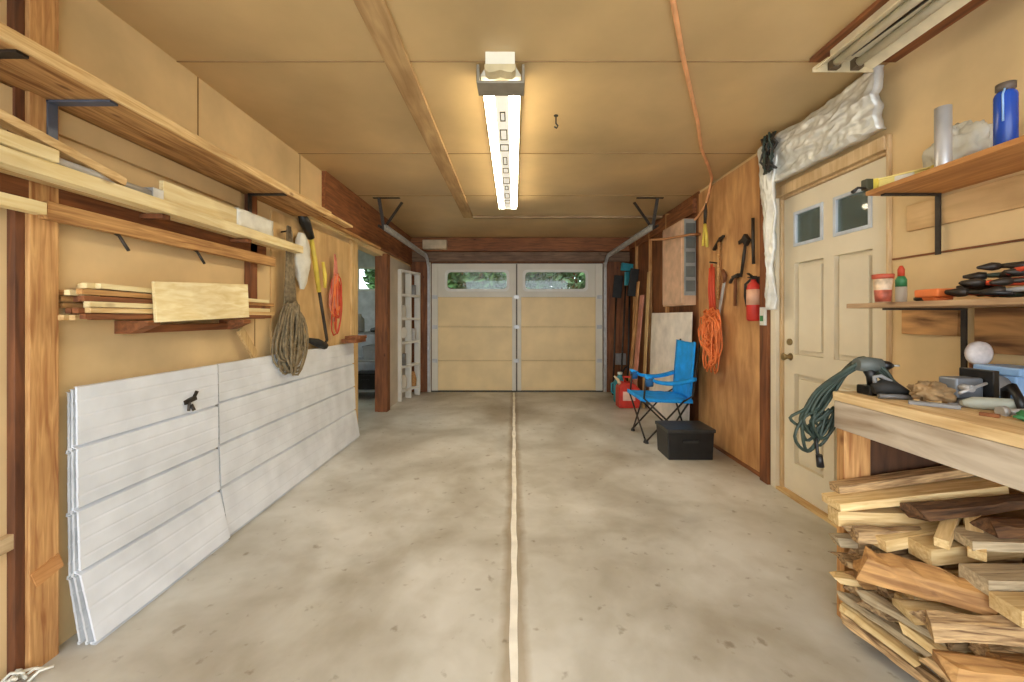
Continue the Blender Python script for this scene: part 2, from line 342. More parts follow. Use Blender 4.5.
# back wall with garage door opening
DX0, DX1, DZ = -1.33, 1.43, 2.07
wb = MB(); wb.box(XL-.12, DX0, YB, YB+.12, 0, ZC); wb.box(DX1, XR+.12, YB, YB+.12, 0, ZC); wb.box(DX0, DX1, YB, YB+.12, DZ, ZC)
struct('wall_back', wb, M_brown, 'brown boarded wall around the garage door', 'wall')
struct('trim_23', MB().box(XL+.04, XR-.015, YB-.1, YB, 2.24, ZC-.005), M_brownX, 'upper brown timber beam over the garage door', 'beam', .004)
struct('trim_24', MB().box(XL+.04, XR-.015, YB-.045, YB, 2.085, 2.235), wood('header_low', S(90, 66, 48), S(140, 110, 84), 'X', 4, 10), 'lower greyish timber beam just above the garage door', 'beam', .004)
# garage door
gd = thing('door_1', 'cream sectional garage door with two long windows', 'garage door', (.05, YB, 0), kind='structure')
zs = [0.015, .5, 1.04, 1.52, 2.06]
y0, y1 = YB+.03, YB+.075
for k in range(4):
    a, b = zs[k]+.002, zs[k+1]-.002; m = MB()
    MB().box(DX0+.01, DX1-.01, y1-.012, y1+.004, b-.02, b+.03).build('section_lip', M_seam, gd)
    if k < 3:
        m.box(DX0+.01, DX1-.01, y0, y1, a, b)
        for (xa, xb) in ((DX0+.12, -.02), (.12, DX1-.14)):
            m.box(xa, xb, y0-.006, y0, a+.02, b-.02)
        m.build('door_section', M_doorc, gd, bev=.002)
    else:
        W = ((-1.09, -.096), (.16, 1.17)); z0, z1 = 1.63, 1.94
        m.box(DX0+.01, DX1-.01, y0, y1, a, z0); m.box(DX0+.01, DX1-.01, y0, y1, z1, b)
        for xa, xb in ((DX0+.01, W[0][0]), (W[0][1], W[1][0]), (W[1][1], DX1-.01)): m.box(xa, xb, y0, y1, z0, z1)
        sec = m.build('door_section', M_doors, gd)
        for xa, xb in W:
            f = MB(); d = .022
            pts = []
            def rr(x0_, x1_, z0_, z1_, r_):
                out = []
                for cx, cz, a0 in ((x1_-r_, z1_-r_, 0), (x0_+r_, z1_-r_, 90), (x0_+r_, z0_+r_, 180), (x1_-r_, z0_+r_, 270)):
                    for q in range(5): an = R(a0+q*22.5); out.append((cx+r_*math.cos(an), cz+r_*math.sin(an)))
                return out
            o_ = rr(xa-.02, xb+.02, z0-.02, z1+.02, .07); i_ = rr(xa+.02, xb-.02, z0+.02, z1-.02, .06); n = len(o_)
            vs = [(x, y0-.012, z) for x, z in o_]+[(x, y0-.012, z) for x, z in i_]+[(x, y0+.002, z) for x, z in o_]+[(x, y0+.002, z) for x, z in i_]
            fs = [(q, (q+1) % n, n+(q+1) % n, n+q) for q in range(n)]+[(q, (q+1) % n, 2*n+(q+1) % n, 2*n+q) for q in range(n)]+[(n+q, n+(q+1) % n, 3*n+(q+1) % n, 3*n+q) for q in range(n)]
            f.add(vs, fs)
            f.build('window_frame', M_white, sec); MB().box(xa, xb, y0+.02, y0+.026, z0, z1).build('pane', M_glass, sec)
for xa, xb, mm in ((DX0+.01, DX0+.11, M_doors), (-.03, .03, M_doors), (.055, .115, M_doors), (DX1-.12, DX1-.01, M_doors)):
    MB().box(xa, xb, y0-.02, y0-.006, .02, 1.6 if xa in (-.03, .055) else 2.05).build('stile', mm, gd, bev=.002)
MB().box(.031, .054, y0-.012, y0-.002, .02, 2.05).build('centre_seam', plain('centre_seam_dark', S(104, 94, 82), .7), gd)
MB().box(DX0, DX1, y0-.015, y1, 0, .02).build('bottom_seal', M_blackr, gd)
m = MB()
for k in (1, 2, 3):
    for x in (DX0+.06, .04, DX1-.06): m.box(x-.04, x+.04, y0-.026, y0-.02, zs[k]-.03, zs[k]+.03)
m.build('hinge', M_steel, gd)
c = MB(); c.box(DX0-.045, DX0, YB-.02, YB+.0, 0, DZ); c.box(DX1, DX1+.05, YB-.02, YB, 0, DZ)
struct('trim_25', c, M_doors, 'pale jambs either side of the garage door', 'door jamb', .003)

def track(X, sgn, label, endY):
    t = thing('door_track', label, 'door track', (X, YB-.1, 0), 'garage door tracks')
    P = [(X, YB-.06, .03+2.0*i/12*.94) for i in range(13)]
    r = .26; cy, cz = YB-.06-r, 1.88
    P = [(X, YB-.06, z) for z in (.02, .6, 1.2, 1.87)]+[(X, cy+r*math.cos(R(a)), cz+r*math.sin(R(a))) for a in range(10, 91, 10)]+[(X, endY+(cy-endY)*(1-q/6), cz+r) for q in range(1, 7)]
    m = MB(); wd = .028
    vs = []; n = len(P)
    # C-shaped rail: web plus two lips
    def off(i, nn):
        a = Vector(P[max(i-1, 0)]); b = Vector(P[min(i+1, n-1)]); t_ = (b-a).normalized(); return t_.cross(Vector((1, 0, 0))).normalized()*nn
    prof = [(sgn*.028, -.03), (0, -.03), (0, .03), (sgn*.028, .03), (sgn*.028, .026), (sgn*.004, .026), (sgn*.004, -.026), (sgn*.028, -.026)]
    k = len(prof)
    for i in range(n):
        for dx, q in prof: o_ = off(i, q); vs.append(Vector(P[i])+o_+Vector((dx, 0, 0)))
    fs = [(i*k+a, i*k+(a+1) % k, (i+1)*k+(a+1) % k, (i+1)*k+a) for i in range(n-1) for a in range(k)]
    m.add(vs, fs); m.build('rail', M_steel, t)
    zt = cz+r
    h = MB(); h.bar((X-.02*sgn, endY+.06, zt), (X-.06*sgn, endY+.02, ZC-.004), .035, .004, up=(0, 1, 0))
    h.bar((X-.02*sgn, endY+.06, zt), (X+.14*sgn, endY+.18, ZC-.004), .03, .004, up=(0, 1, 0))
    h.bar((X-.12*sgn, endY+.02, ZC-.006), (X+.16*sgn, endY+.02, ZC-.006), .03, .008)
    h.build('hanger_strap', M_dmetal, t)
    sp = MB(); sp.tube([(X-.07*sgn, endY+.05, zt+.03), (X-.07*sgn, YB-.12, zt+.03)], .014, 8); sp.build('spring', M_dmetal, t)
track(-1.365, 1, 'steel garage door track on the side of the side bay', 4.2)
track(1.455, -1, 'steel garage door track on the side of the camp chair', 4.2)
one('junction_box', MB().box(-1.42, -1.05, YB-.19, YB-.101, 2.26, 2.4), plain('pale_box', S(196, 178, 148), .6), 'pale oblong box fixed to the beam above the garage door corner', 'box', bev=.004)

# man door
md = thing('door_2', 'cream six-panel man door with two small windows', 'door', (XR+.03, 2.39, 0), kind='structure')
xf, xb = XR+.02, XR+.06; ya, yb = 1.998, 2.782
ys_ = [ya, ya+.10, 2.35, 2.43, yb-.10, yb]
rows = [.02, .22, .82, .95, 1.56, 1.67, 1.90, 2.012]
m = MB()
for (a, b) in ((0, 1), (2, 3), (4, 5)): m.box(xf, xb, ys_[a], ys_[b], rows[0], rows[7])
for (a, b) in ((1, 2), (3, 4)):
    for (c_, d_) in ((0, 1), (2, 3), (4, 5), (6, 7)): m.box(xf, xb, ys_[a], ys_[b], rows[c_], rows[d_])
m.build('door_leaf', M_doorw, md)
for (a, b) in ((1, 2), (3, 4)):
    for (c_, d_) in ((1, 2), (3, 4)):
        p = MB(); p.box(xf+.028, xb-.002, ys_[a], ys_[b], rows[c_], rows[d_]); p.box(xf+.006, xf+.028, ys_[a]+.03, ys_[b]-.03, rows[c_]+.03, rows[d_]-.03)
        p.build('door_panel', M_doorw, md, bev=.003)
    f = MB(); A, B, C_, D_ = ys_[a], ys_[b], rows[5], rows[6]
    for q in ((A, A+.02, C_, D_), (B-.02, B, C_, D_), (A+.02, B-.02, C_, C_+.02), (A+.02, B-.02, D_-.02, D_)): f.box(xf-.008, xb, *q)
    wf = f.build('window_frame', plain('door_window_frame', S(196, 204, 214), .5), md, bev=.002)
    MB().box(xf+.008, xf+.014, A+.02, B-.02, C_+.02, D_-.02).build('pane', M_glassd, wf)
k = MB(); k.tube([(xf-.055, 2.72, .93), (xf-.05, 2.72, .93), (xf-.02, 2.72, .93), (xf, 2.72, .93)], [.018, .026, .012, .026], 12)
k.tube([(xf-.012, 2.72, 1.03), (xf, 2.72, 1.03)], .022, 12); k.build('door_knob', plain('brass_knob', S(160, 140, 100), .35, .8), md)
struct('trim_26', MB().box(XR-.03, XR+.1, 1.98, 2.80, 0, .018), M_pineY, 'timber threshold under the man door', 'threshold', .002)

# ---------------------------------------------------------------- outside
g = MB().box(-30, 30, YB+.3, 40, -.2, -.04); g.box(XR+.125, 30, -12, YB+.3, -.2, -.04); g.box(-30, -4.005, -12, YB+.3, -.2, -.04)
tag(g.build('ground', M_grass), 'green grass outside the garage', 'ground', kind='structure')
def bush(x, y, h, r, label, seed, nleaf=1500, grp='trees and bushes outside'):
    rr = random.Random(seed); t = thing('leafy_tree', label, 'tree', (x, y, -.04), grp)
    tr = MB(); tr.tube([(x, y, -.04), (x+.05, y, h*.4), (x-.05, y+.05, h*.7)], [.09, .07, .04], 8)
    for q in range(5):
        a = rr.uniform(0, 6.28); tr.tube([(x, y, h*.3), (x+r*.3*math.cos(a), y+r*.3*math.sin(a), h*.5), (x+r*.6*math.cos(a), y+r*.6*math.sin(a), h*.75)], [.04, .03, .015], 6)
    tr.build('trunk', M_brown, t)
    f = MB()
    for _ in range(nleaf):
        a = rr.uniform(0, 6.28); cph = rr.uniform(-1, 1); ra = r*rr.uniform(.55, 1)**.6
        s_ = math.sqrt(1-cph*cph); p = Vector((x+ra*s_*math.cos(a), y+ra*s_*math.sin(a), h*.6+h*.42*cph*ra/r))
        if p.z < 0.05: continue
        d1 = Vector([rr.gauss(0, 1) for _ in range(3)]).normalized(); d2 = d1.orthogonal().normalized(); L_ = rr.uniform(.06, .13)
        f.add([p-d1*L_, p+d2*L_*.45, p+d1*L_, p-d2*L_*.45], [(0, 1, 2, 3)])
    f.build('foliage', M_leaf, t)
k = 0
for (x, y, h, r, lb) in ((-2.5, 9.3, 3.6, .9, 'leafy tree seen through the side bay window'), (-.75, 9.0, 3.4, .93, 'leafy tree filling the garage door window by the side bay'),
                         (1.12, 9.1, 3.6, .93, 'leafy tree filling the garage door window by the camp chair'), (2.95, 9.3, 3.5, .88, 'leafy tree outside, behind the corner with the leaning tools'),
                         (.15, 12.2, 4.4, 1.7, 'broad leafy tree behind the other trees beyond the garage door'), (3.6, 4.9, 3.6, .9, 'leafy tree seen through the man door windows'), (3.7, 2.9, 3.3, .9, 'leafy tree outside, nearer the workbench side of the man door')):
    bush(x, y, h, r, lb, k, 9000 if r > 1.5 else 4600); k += 1

# ---------------------------------------------------------------- lamps
cl = thing('ceiling_lamp', 'long lit fluorescent lamp running along the middle of the ceiling', 'lamp', (-.066, 3.1, ZC))
xc = -.066; LY0, LY1 = 1.9, 4.3; zb = ZC-.095
m = MB(); m.prism([(xc-.1, ZC-.05), (xc-.07, ZC), (xc+.07, ZC), (xc+.1, ZC-.05), (xc+.1, ZC-.058), (xc-.1, ZC-.058)], 2.0, LY1); m.prism([(xc-.07, ZC-.058), (xc-.07, ZC), (xc+.07, ZC), (xc+.07, ZC-.058)], LY0, 2.0); m.build('housing', M_lens, cl)
MB().prism([(xc-.038, ZC-.058), (xc-.038, ZC-.09), (xc+.038, ZC-.09), (xc+.038, ZC-.058)], 2.081, LY1-.001).build('centre_lens', lit('lamp_centre_lens', (1, .95, .82, 1), .22), cl)
for sx in (-1, 1):
    MB().prism([(xc+sx*.0385, ZC-.058), (xc+sx*.0385, ZC-.091), (xc+sx*.08, ZC-.091), (xc+sx*.097, ZC-.075), (xc+sx*.097, ZC-.058)], 2.081, LY1-.001).build('side_diffuser', M_tube, cl)
m = MB(); m.prism([(xc-.118, ZC-.112), (xc-.118, ZC-.02), (xc-.105, ZC-.02), (xc-.105, ZC-.1), (xc+.105, ZC-.1), (xc+.105, ZC-.02), (xc+.118, ZC-.02), (xc+.118, ZC-.112)], 1.96, 2.08)
m.build('centre_band', plain('lamp_band', S(150, 142, 126), .5, .2), cl, bev=.003)
m = MB(); m.prism([(xc-.075, ZC-.06), (xc-.074, ZC-.085), (xc-.055, ZC-.1), (xc-.025, ZC-.096), (xc, ZC-.088), (xc+.025, ZC-.096), (xc+.055, ZC-.1), (xc+.074, ZC-.085), (xc+.075, ZC-.06)], LY0-.006, 1.959)
m.build('end_cap', plain('lamp_endcap', S(206, 190, 150), .5), cl, bev=.003)
MB().box(xc-.095, xc+.095, LY1, LY1+.008, ZC-.1, ZC-.01).build('end_cap', M_lens, cl)
mkm = plain('lamp_reflection_paint', S(84, 78, 62), .8)  # dark reflections in the lens, painted as thin raised outlines
for i in range(9):
    m = MB(); y = 2.28+i*.215; wd = .016+.007*(i % 3); ln = .1+.04*(i % 2); z0, z1 = ZC-.0925, ZC-.0895
    m.box(xc-wd, xc+wd, y, y+.01, z0, z1); m.box(xc-wd, xc+wd, y+ln, y+ln+.01, z0, z1); m.box(xc-wd, xc-wd+.006, y+.01, y+ln, z0, z1); m.box(xc+wd-.006, xc+wd, y+.01, y+ln, z0, z1)
    m.build('painted_reflection', mkm, cl)

rl = thing('ceiling_lamp', 'open reflector shop lamp on the ceiling above the workbench', 'lamp', (1.53, 1.25, ZC-.02))
Y0, Y1 = .62, 1.86
m = MB(); zt = ZC-.02
m.prism([(1.47, zt), (1.47, zt-.045), (1.40, zt-.085), (1.40, zt-.091), (1.474, zt-.05), (1.586, zt-.05), (1.66, zt-.091), (1.66, zt-.085), (1.59, zt-.045), (1.59, zt)], Y0, Y1)
m.build('reflector', plain('reflector_white', S(226, 212, 178), .4), rl)
for x in (1.478, 1.582): MB().tube([(x, Y0+.03, zt-.072), (x, Y1-.03, zt-.072)], .019, 10).build('tube', M_off, rl)
MB().prism([(1.39, zt-.1), (1.39, zt-.08), (1.46, zt-.03), (1.60, zt-.03), (1.67, zt-.08), (1.67, zt-.1)], Y1, Y1+.006).build('end_cap', plain('lamp_lip', S(206, 188, 150), .4), rl)
for x in (1.478, 1.582): MB().box(x-.02, x+.02, Y1-.03, Y1-.001, zt-.095, zt-.05).build('socket', plain('brown_socket', S(96, 78, 54), .6), rl)
MB().tube([(1.51, Y0, zt-.062), (1.53, 1.2, zt-.075), (1.52, Y1-.06, zt-.06)], .006, 6).build('wire', M_dmetal, rl)

hx = px(556, 118, 2.5)[0]; hk = MB(); hk.tube([(hx, 2.5, ZC), (hx, 2.5, ZC-.05), (hx+.012, 2.5, ZC-.065), (hx+.004, 2.5, ZC-.08), (hx-.01, 2.5, ZC-.07)], .005, 6); hk.lathe([(.014, 0), (.014, .004)], (hx, 2.5, ZC-.004), 12)
one('ceiling_hook', hk, M_dmetal, 'small dark hook in the middle of the ceiling beside the long lamp', 'hook')

# orange cord over the ceiling
P = []
for (x, y) in ((.2, .9), (.62, 1.565), (.80, 1.9), (.97, 2.2), (1.17, 2.55), (1.39, 2.97), (1.62, 3.33), (1.78, 3.6), (XR-.03, 3.72)): P.append((x, y, ZC-.012))
P += [(XR-.03, 3.76, 2.36), (XR-.03, 3.82, 2.27), (XR-.03, 3.98, 2.2), (XR-.03, 4.15, 2.16)]
one('extension_cord', MB().tube(P, .011, 8), M_cordp, 'faded orange cord stretched diagonally over the ceiling to the plywood wall', 'cord')

# ---------------------------------------------------------------- left wall: shelf, lumber, panels
t = thing('wall_shelf', 'long plank shelf high on the left wall', 'shelf', (XL+.13, 1.8, 1.9))
SX0, SX1 = XL, -1.38
m = MB(); m.box(SX0, -1.53, .3, 3.0, 1.955, 1.975); m.box(-1.526, SX1, .3, 3.0, 1.955, 1.975); m.build('shelf_board', M_shelfw, t, bev=.002)
MB().box(SX1, SX1+.012, .3, 3.0, 1.945, 1.987).build('front_edge', M_pineY, t, bev=.002)
for y in (1.14, 1.40, 2.45):
    b = MB(); x = XL+(.04 if y < 1.5 and y > 1.3 else (.038 if y > 2 else .0))
    b.bar((x+.004, y, 1.70), (x+.004, y, 1.953), .03, .006, up=(1, 0, 0)); b.bar((x, y, 1.949), (SX1-.02, y, 1.949), .03, .008)
    b.build('bracket', M_dmetal if y != 1.40 else plain('bluish_bracket', S(96, 104, 122), .5, .4), t)
g_l = 'lumber lying along the left wall'
def board(x0, x1, y0_, y1_, z0, z1, mat, label, name='timber_board', group=g_l, mtx=None, bev=.002):
    return one(name, MB().box(x0, x1, y0_, y1_, z0, z1, 0, mtx), mat, label, 'board', group, bev)
board(-1.50, -1.43, 2.9, 3.55, 1.99, 2.01, M_pineY, 'pale batten lying on the far end of the high left shelf')
board(-1.565, -1.53, 2.75, 4.6, 1.976, 2.0, M_pineYd, 'long thin strip on the high left shelf reaching over the side bay opening')
board(-1.62, -1.58, 3.05, 4.35, 1.976, 1.996, M_cream, 'cream strip behind the long strip at the shelf end by the side bay')
struct('trim_27', MB().box(XL, XL+.038, .3, 2.62, 1.575, 1.66), M_brownY, 'brown stained rail along the left wall under the lumber', 'rail', .002)
struct('trim_28', MB().box(XL+.04, XL+.075, 1.36, 2.66, 1.535, 1.595), M_pineYd, 'orange-tan rail edge along the left wall', 'rail', .002)
struct('trim_29', MB().box(XL, XL+.02, .3, 2.4, 1.86, 1.95), M_tan, 'thin tan ledger just below the high left shelf', 'rail', .002)
board(XL+.04, XL+.085, .5, 1.35, 1.545, 1.585, M_cream, 'short pale stick ending at the stud on the left wall')
# pegs that carry lumber
pg = MB()
lum = thing('lumber_rack', 'row of wooden pegs carrying lumber on the left wall', 'rack', (XL+.08, 1.7, 1.63))
for y in (1.15, 1.75, 2.3): MB().box(XL+.038, -1.52, y-.02, y+.02, 1.628, 1.648).build('peg', M_brown, lum, bev=.002)
board(-1.555, -1.49, .7, 2.83, 1.65, 1.70, M_cream, 'long cream plank along the left wall, lowest of the lumber above the rail')
board(-1.60, -1.562, 1.2, 2.7, 1.65, 1.715, M_pineY, 'pale plank tucked behind the long cream plank')
board(-1.545, -1.525, 1.74, 2.47, 1.7005, 1.795, M_cream, 'cream knotty board on edge on top of the lumber, beyond the steel rail')
m = MB(); m.grid(lambda u, v: (-1.516+.006*noise.noise((u*9, v*9, 3)), 2.2+.32*u, 1.702+.1*v+.004*noise.noise((u*7, v*5, 9))), 16, 8, thick=(-.028, 0, 0))
one('plastic_wrap', m, M_plas, 'white plastic wrap around the far end of the knotty board', 'wrap')
m = MB(); m.tube([(-1.535, 1.28, 1.72), (-1.535, 1.5, 1.719), (-1.535, 1.7, 1.718)], .017, 10); m.box(-1.555, -1.515, 1.68, 1.73, 1.7005, 1.745)
one('steel_rail', m, M_steel, 'grey steel rail lying on the lumber beside the near bracket', 'rail')
board(-1.62, -1.585, 1.16, 1.62, 1.72, 1.75, M_pineY, 'short pale stick with a chipped end by the near shelf bracket', mtx=None)
m = MB(); m.bar((-1.58, 1.2, 1.82), (-1.52, 1.55, 1.72), .05, .03); one('timber_board', m, M_pineY, 'short tilted offcut leaning on the lumber by the near bracket', 'board', g_l, .002)
m = MB(); m.bar((-1.52, .75, 1.735), (-1.5, 1.3, 1.72), .05, .04); one('timber_board', m, M_cream, 'pale two-by-two at the very near end of the lumber on the left wall', 'board', g_l, .002)
for yy, lb in ((1.62, 'dark bent nail hook under the rail, above the lath bundle'), (2.02, 'dark bent nail hook under the rail, above the flat board')):
    m = MB(); m.tube([(XL+.003, yy, 1.56), (XL+.06, yy, 1.53), (XL+.09, yy+.01, 1.47)], .006, 6); one('nail_hook', m, M_dmetal, lb, 'hook')
# bundle of laths
bl = thing('lath_bundle', 'bundle of thin rough laths resting on the left wall support', 'bundle of wood', (-1.59, 2.0, 1.19))
k = 0
for r_ in range(6):
    for c_ in range(5):
        x = -1.635+c_*.023+rnd.uniform(-.003, .003); z = 1.2+r_*.0225+rnd.uniform(-.003, .003); y = 1.46+rnd.uniform(-.05, .07); L_ = rnd.uniform(1.0, 1.15)
        mm = MB(); a = (x, y, z); b = (x+rnd.uniform(-.004, .012), y+L_, z-r_*.004+rnd.uniform(-.003, .003)); mm.bar(a, b, .022, .019)
        mm.build('lath', rnd.choice((M_pineY, M_cream, M_pineYd, M_pineY, M_brownY, M_cream)), bl); k += 1
m = MB()
m.prism([(XL, 1.185), (XL+.14, 1.185), (XL+.14, 1.165), (XL+.06, 1.13), (XL, 1.13)], 1.66, 1.72); m.prism([(XL, 1.185), (XL+.14, 1.185), (XL+.14, 1.165), (XL+.06, 1.13), (XL, 1.13)], 2.25, 2.31)
m.box(XL, XL+.05, 1.72, 2.25, 1.13, 1.165)
one('wood_support', m, M_brownY, 'brown wooden support under the lath bundle', 'support', bev=.002)
m = MB(); m.bar((-1.512, 1.68, 1.263), (-1.40, 2.1, 1.285), .018, .172, up=(0, 0, 1))
one('flat_board', m, M_cream, 'short wide pale board held in front of the lath bundle', 'board', bev=.002)

# white steel panels leaning on the wall
def sheet(y0_, y1_, prof, off, label, mat=M_panelw, n=12, gr=.018):
    """prof: list of (x,z) of the front face, from the top down; ribs inside each row"""
    pts = []
    for i in range(len(prof)-1):
        (x0, z0), (x1, z1) = prof[i], prof[i+1]
        for t_, dx in ((0, -.002), (.012, .006), (.2, .006), (.23, .0045), (.26, .006), (.45, .006), (.48, .0045), (.51, .006), (.72, .006), (.75, .0045), (.78, .006), (.945, .006), (.95, .006-gr), (.98, .006-gr)):
            pts.append((x0+(x1-x0)*t_+dx, z0+(z1-z0)*t_))
    pts.append(prof[-1])
    N = len(pts)-1
    m = MB()
    def fn(u, v):
        i = min(int(round(v*N)), N); x, z = pts[i]
        y = y0_+(y1_-y0_)*u; wv = .004+.004*noise.noise((y*2.1, z*3, off*40))
        return (x+off+wv, y, max(z, .002))
    m.grid(fn, n, N, thick=(-.008, 0, 0))
    o = one('siding_panel', m, mat, label, 'panel', 'white steel panels against the left wall')
    for p in o.data.polygons: p.use_smooth = False
    return o
pN = [(-1.605, .945), (-1.602, .72), (-1.598, .49), (-1.59, .26), (-1.53, .0)]
pN2 = [(-1.622, .935), (-1.62, .71), (-1.616, .48), (-1.612, .25), (-1.562, .0)]
pN3 = [(-1.637, .925), (-1.635, .70), (-1.633, .47), (-1.63, .24), (-1.592, .0)]
sheet(1.46, 2.15, pN, 0, 'front white ribbed panel of the near stack beside the stud')
sheet(1.461, 2.12, pN2, 0, 'second white ribbed panel, its edge showing in the near stack', M_panele, gr=.006)
sheet(1.462, 2.1, pN3, 0, 'backmost white ribbed panel of the near stack against the wall', M_panele, gr=.006)
pF = [(-1.612, .945), (-1.608, .73), (-1.602, .50), (-1.592, .27), (-1.55, .0)]
sheet(2.165, 4.0, pF, .0, 'front white ribbed panel of the long far stack', n=30)
sheet(2.18, 4.0, [(x-.022, z-.01) for x, z in pF], 0, 'rear white ribbed panel of the long far stack', M_panele, n=30, gr=.006)
# dark seams between the panel rows
for i, (xa, z) in enumerate(((-1.613, .72), (-1.606, .49), (-1.596, .26))): pass
m = MB(); m.bar((-1.592, 1.93, .785), (-1.580, 1.985, .80), .016, .02); m.bar((-1.586, 1.955, .79), (-1.578, 1.94, .745), .010, .012); m.bar((-1.586, 1.975, .79), (-1.578, 1.992, .832), .01, .012); m.tube([(-1.586, 1.965, .77), (-1.575, 1.97, .74)], .008, 6)
one('panel_latch', m, M_dmetal, 'dark broken latch on the front of the near white panel', 'latch')
m = MB(); m.bar((-1.618, 2.50, .96), (-1.618, 2.36, 1.13), .05, .016, up=(1, 0, 0)); one('wood_offcut', m, M_pineZ, 'small tan offcut standing on top of the white panels', 'board')
m = MB(); m.box(-1.62, -1.48, 3.75, 4.0, .955, .99); m.box(-1.60, -1.46, 3.78, 3.97, .99, 1.02); one('wood_block', m, M_brownY, 'dark wooden block lying across the far end of the white panels', 'block', bev=.003)
m = MB(); m.bar((XL+.012, .8, .42), (XL+.012, 1.36, .47), .024, .05); one('gate_strap', m, wood('strap_wood', S(170, 140, 100), S(210, 186, 146), 'Y'), 'pale wooden strap fixed across the wall beside the stud', 'strap', bev=.002)
m = MB(); m.bar((XL+.043, 1.347, .31), (XL+.043, 1.428, .335), .004, .055); one('mending_plate', m, wood('plate_wood', S(190, 132, 74), S(220, 164, 104), 'Y'), 'light mending plate nailed to the lower stud', 'plate')
m = MB()
for q in range(14):
    a = Vector((rnd.uniform(-1.65, -1.58), rnd.uniform(1.2, 1.32), rnd.uniform(0.004, .03))); b = a+Vector((rnd.uniform(-.0, .05), rnd.uniform(-.06, .05), rnd.uniform(0, .03))); m.tube([a, (a+b)/2+Vector((0, 0, .015)), b], .005, 5)
one('string_scrap', m, M_plas, 'tangled white string scrap on the floor beside the stud', 'string')

# ---------------------------------------------------------------- things hanging on the left wall
def coil(name, cx, cy, cz, ry, rz, label, mat, n=18, r=.007, dx=.03, seed=1, top=None, cat='rope', grp=None, topn=4, xs=1):
    rr = random.Random(seed); t = MB()
    for k in range(n):
        a_, b_ = ry*rr.uniform(.35, 1), rz*rr.uniform(.6, 1.05); ox = cx+xs*rr.uniform(0, dx); oy = cy+rr.uniform(-.25, .25)*ry; ph = rr.uniform(0, 6)
        pts = []
        for i in range(20):
            an = 2*math.pi*i/20; w_ = 1+.13*math.sin(3*an+ph)
            z = cz+rz*.9-b_*.95+b_*math.cos(an)*w_ if True else 0
            pts.append((ox+.008*math.sin(2*an+ph), oy+a_*math.sin(an)*w_*(.55+.45*(1-math.cos(an))/2), z))
        t.tube(pts, r, 6, closed=True)
    if top:
        for k in range(topn):
            o_ = (k-(topn-1)/2)*.014
            t.tube([(cx+.012, cy+o_, cz+rz*.9), (cx+.016+.004*(k % 2), cy+o_*.6, (cz+rz*.9+top)/2), (cx+.012, cy+o_*.25, top), (cx+.012, cy+o_*.25+.02, top-.03), (cx+.02, cy+o_+.03, cz+rz*.5)], r, 6)
    for i_ in range(len(t.m)): t.m[i_] = (i_//130) % (len(mat) if isinstance(mat, list) else 1)
    return one(name, t, mat, label, cat, grp)
coil('hanging_rope', -1.60, 2.82, 1.06, .17, .23, 'grey-brown coil of rope hanging over the white panels', M_rope, 34, .0075, .07, 3, top=1.84, topn=9)
t = MB(); t.box(XL+.012, XL+.05, 2.81, 2.83, 1.8, 1.812)
one('rope_peg', MB().tube([(XL, 2.83, 1.80), (XL+.07, 2.83, 1.81)], .006, 8), M_dmetal, 'nail carrying the coil of rope', 'nail')
m = MB()
def bagf(u, v):
    a = 2*math.pi*u; w_ = (.012+.05*math.sin(math.pi*min(1, v*.9+.08)))*(1+.3*noise.noise((math.cos(a)*2, math.sin(a)*2, v*5)))
    return (XL+.06+.04*math.cos(a)*(w_/.05)*.8, 3.02+w_*math.sin(a)*1.6, 1.83-.42*v)
m.grid(bagf, 20, 16); one('plastic_bag', m, M_plas, 'crumpled white plastic bag hanging beside the rope coil', 'bag')
# string trimmer
tr = thing('string_trimmer', 'yellow and black trimmer hanging on the left wall', 'trimmer', (XL+.07, 3.2, .98))
yx = lambda u: -1.6*400/(u-514)
def LP(u, v, X=-1.6): Y = X*400/(u-514); return (X, Y, 1.2-(v-317)*Y/400)
MB().tube([LP(300, 212), LP(305, 222), LP(311, 238)], [.022, .04, .028], 10).build('motor_head', M_black, tr)
MB().tube([LP(311, 236), LP(315, 262), LP(319, 292)], [.016, .02, .017], 10).build('handle', M_yel, tr)
MB().tube([LP(323, 262), LP(325, 275), LP(325, 288)], [.012, .016, .012], 8).build('grip', M_yel, tr)
MB().tube([LP(319, 290), LP(323, 315), LP(327, 340), LP(323, 347)], .013, 8).build('shaft', M_dmetal, tr)
MB().tube([LP(325, 346), LP(318, 343), LP(308, 340)], [.03, .035, .018], 8).build('cutter_guard', M_blackr, tr)
coil('cord_loops', -1.615, 3.58, 1.32, .10, .26, 'red and orange cord loops hanging beside the side bay opening', [M_redc, M_orange, plain('pink_cord', S(214, 132, 110), .6)], 12, .006, .04, 5, top=1.76, cat='cord')

